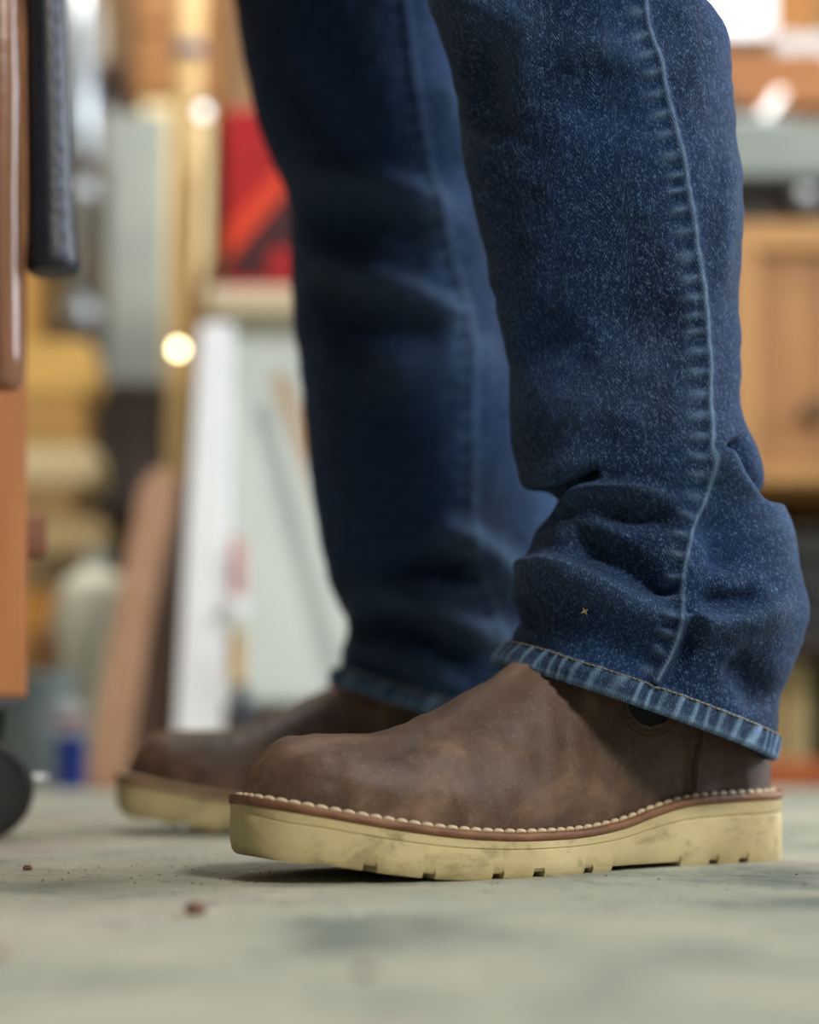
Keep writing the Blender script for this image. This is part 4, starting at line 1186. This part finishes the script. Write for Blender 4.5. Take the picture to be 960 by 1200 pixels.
for px_, lab in ((920, 'white enamel mug added for a bright glint on the chest, nearer the window'), (953, 'white enamel mug added for a bright glint on the chest at the right edge of the picture')):
    c = P(px_, 0, D6+.03)
    mg = thing('mug', lab, 'mug', (c.x, D6+.03, z1_), group='white mugs added for glints on the wooden chest')
    r = S(15, D6)
    lathe('mug_body', [(r*.9, .0003), (r, .003), (r, .036), (r*.95, .036), (r*.93, .004), (r*.2, .003)], M_mug, mg, 28, cap=False)
    lathe('mug_base', [(r*.85, .0003), (r*.88, .0025)], M_mug, mg, 28)
    tube('handle', [(r*.9, -.004, .028), (r*1.5, -.006, .026), (r*1.5, -.006, .012), (r*.9, -.004, .009)], .0025, M_mug, mg, 8)
x2_, x3_, _, z3_ = W2(836, 40, 902, 64, D6)
lt = thing('parts_tray', 'low dark tray on the chest in front of the window', 'tray', ((x2_+x3_)/2, D6+.02, z1_))
tw = (x3_-x2_)/2
box('tray_body', (-tw, 0, .0003), (tw, .14, .028), M_darkw, lt, .003)
box('divider', (-.004, .01, .028), (.004, .13, .034), M_castgrey, lt, .001)
tube('bottle_neck', [(-tw*.72, .05, .02), (-tw*.72, .05, .045), (-tw*.72, .05, .056)], [.010, .010, .006], M_blk, lt, 14)
tube('handle', [(tw*.5, .05, .02), (tw*.55, .05, .034), (tw*.85, .05, .034), (tw*.9, .05, .02)], .004, M_jar2, lt, 10)

# ------------------------------------------------------------------ debris on the floor
M_chip = mat('wood_chip', srgb(118, 80, 54), srgb(84, 54, 36), rough=0.8, scale=(150, 150, 150), bump=.4)
def chip(px_, py_, w_px, h_px, m, label, seed, flat=False):
    D = CAM_Z*F_PX/(py_-HOR)
    c = P(px_, py_, D); w = S(w_px, D)/2; h = S(h_px, D)
    r = random.Random(seed); bm = bmesh.new()
    bmesh.ops.create_icosphere(bm, subdivisions=2, radius=1)
    for v in bm.verts:
        k = 1+r.uniform(-.22, .22)
        v.co = Vector((v.co.x*w*k, v.co.y*w*.8*k, max(v.co.z, -.55)*h*.6*k))
    mz = min(v.co.z for v in bm.verts)
    for v in bm.verts: v.co.z -= mz
    o = bm_to('wood_chip', bm, m, loc=(c.x, D, 0.0002), rot=(0, 0, r.uniform(0, 3)))
    return tag(o, label, 'wood chip', 'wood chips on the floor')
chip(228, 1072, 26, 14, M_chip, 'rounded brown wood chip on the floor before the near toe', 1)
chip(32, 1020, 13, 6, M_chip, 'small brown wood chip on the floor near the caster', 2)
chip(428, 1142, 24, 9, M_chip, 'blurred brown wood chip on the floor, nearest the camera', 3)
chip(210, 1075, 18, 3, mat('pale_chip', srgb(190, 160, 120), srgb(160, 130, 94)), 'thin pale shaving lying against the rounded brown chip', 4)
chip(417, 1074, 9, 5, mat('white_crumb', srgb(222, 222, 220), srgb(205, 205, 203)), 'white crumb on the floor below the near toe', 5)
chip(2, 1120, 22, 10, mat('pinkish_chip', srgb(190, 148, 124), srgb(166, 122, 98)), 'pinkish chip on the floor at the left edge', 6)
# dust crumbs nobody would count
bm = bmesh.new(); r = random.Random(5)
spots = [(r.uniform(-60, 320), 1000+abs(r.gauss(0, 28))) for _ in range(120)]+[(r.uniform(0, 960), r.uniform(985, 1090)) for _ in range(120)]
for px_, py_ in spots:
    D = CAM_Z*F_PX/(py_-HOR); c = P(px_, py_, D); s_ = r.uniform(.0002, .0006)
    mtx = Matrix.Translation((c.x, D, s_*.4)) @ Euler((0, 0, r.uniform(0, 3))).to_matrix().to_4x4() @ Matrix.Diagonal((s_*r.uniform(.8, 2), s_, s_*.6, 1))
    bmesh.ops.create_icosphere(bm, subdivisions=1, radius=1, matrix=mtx)
o = bm_to('sawdust', bm, mat('sawdust_brown', srgb(130, 96, 70), srgb(90, 64, 46), scale=(30, 30, 30)))
tag(o, 'fine brown sawdust crumbs scattered over the painted floor', 'sawdust', kind='stuff')
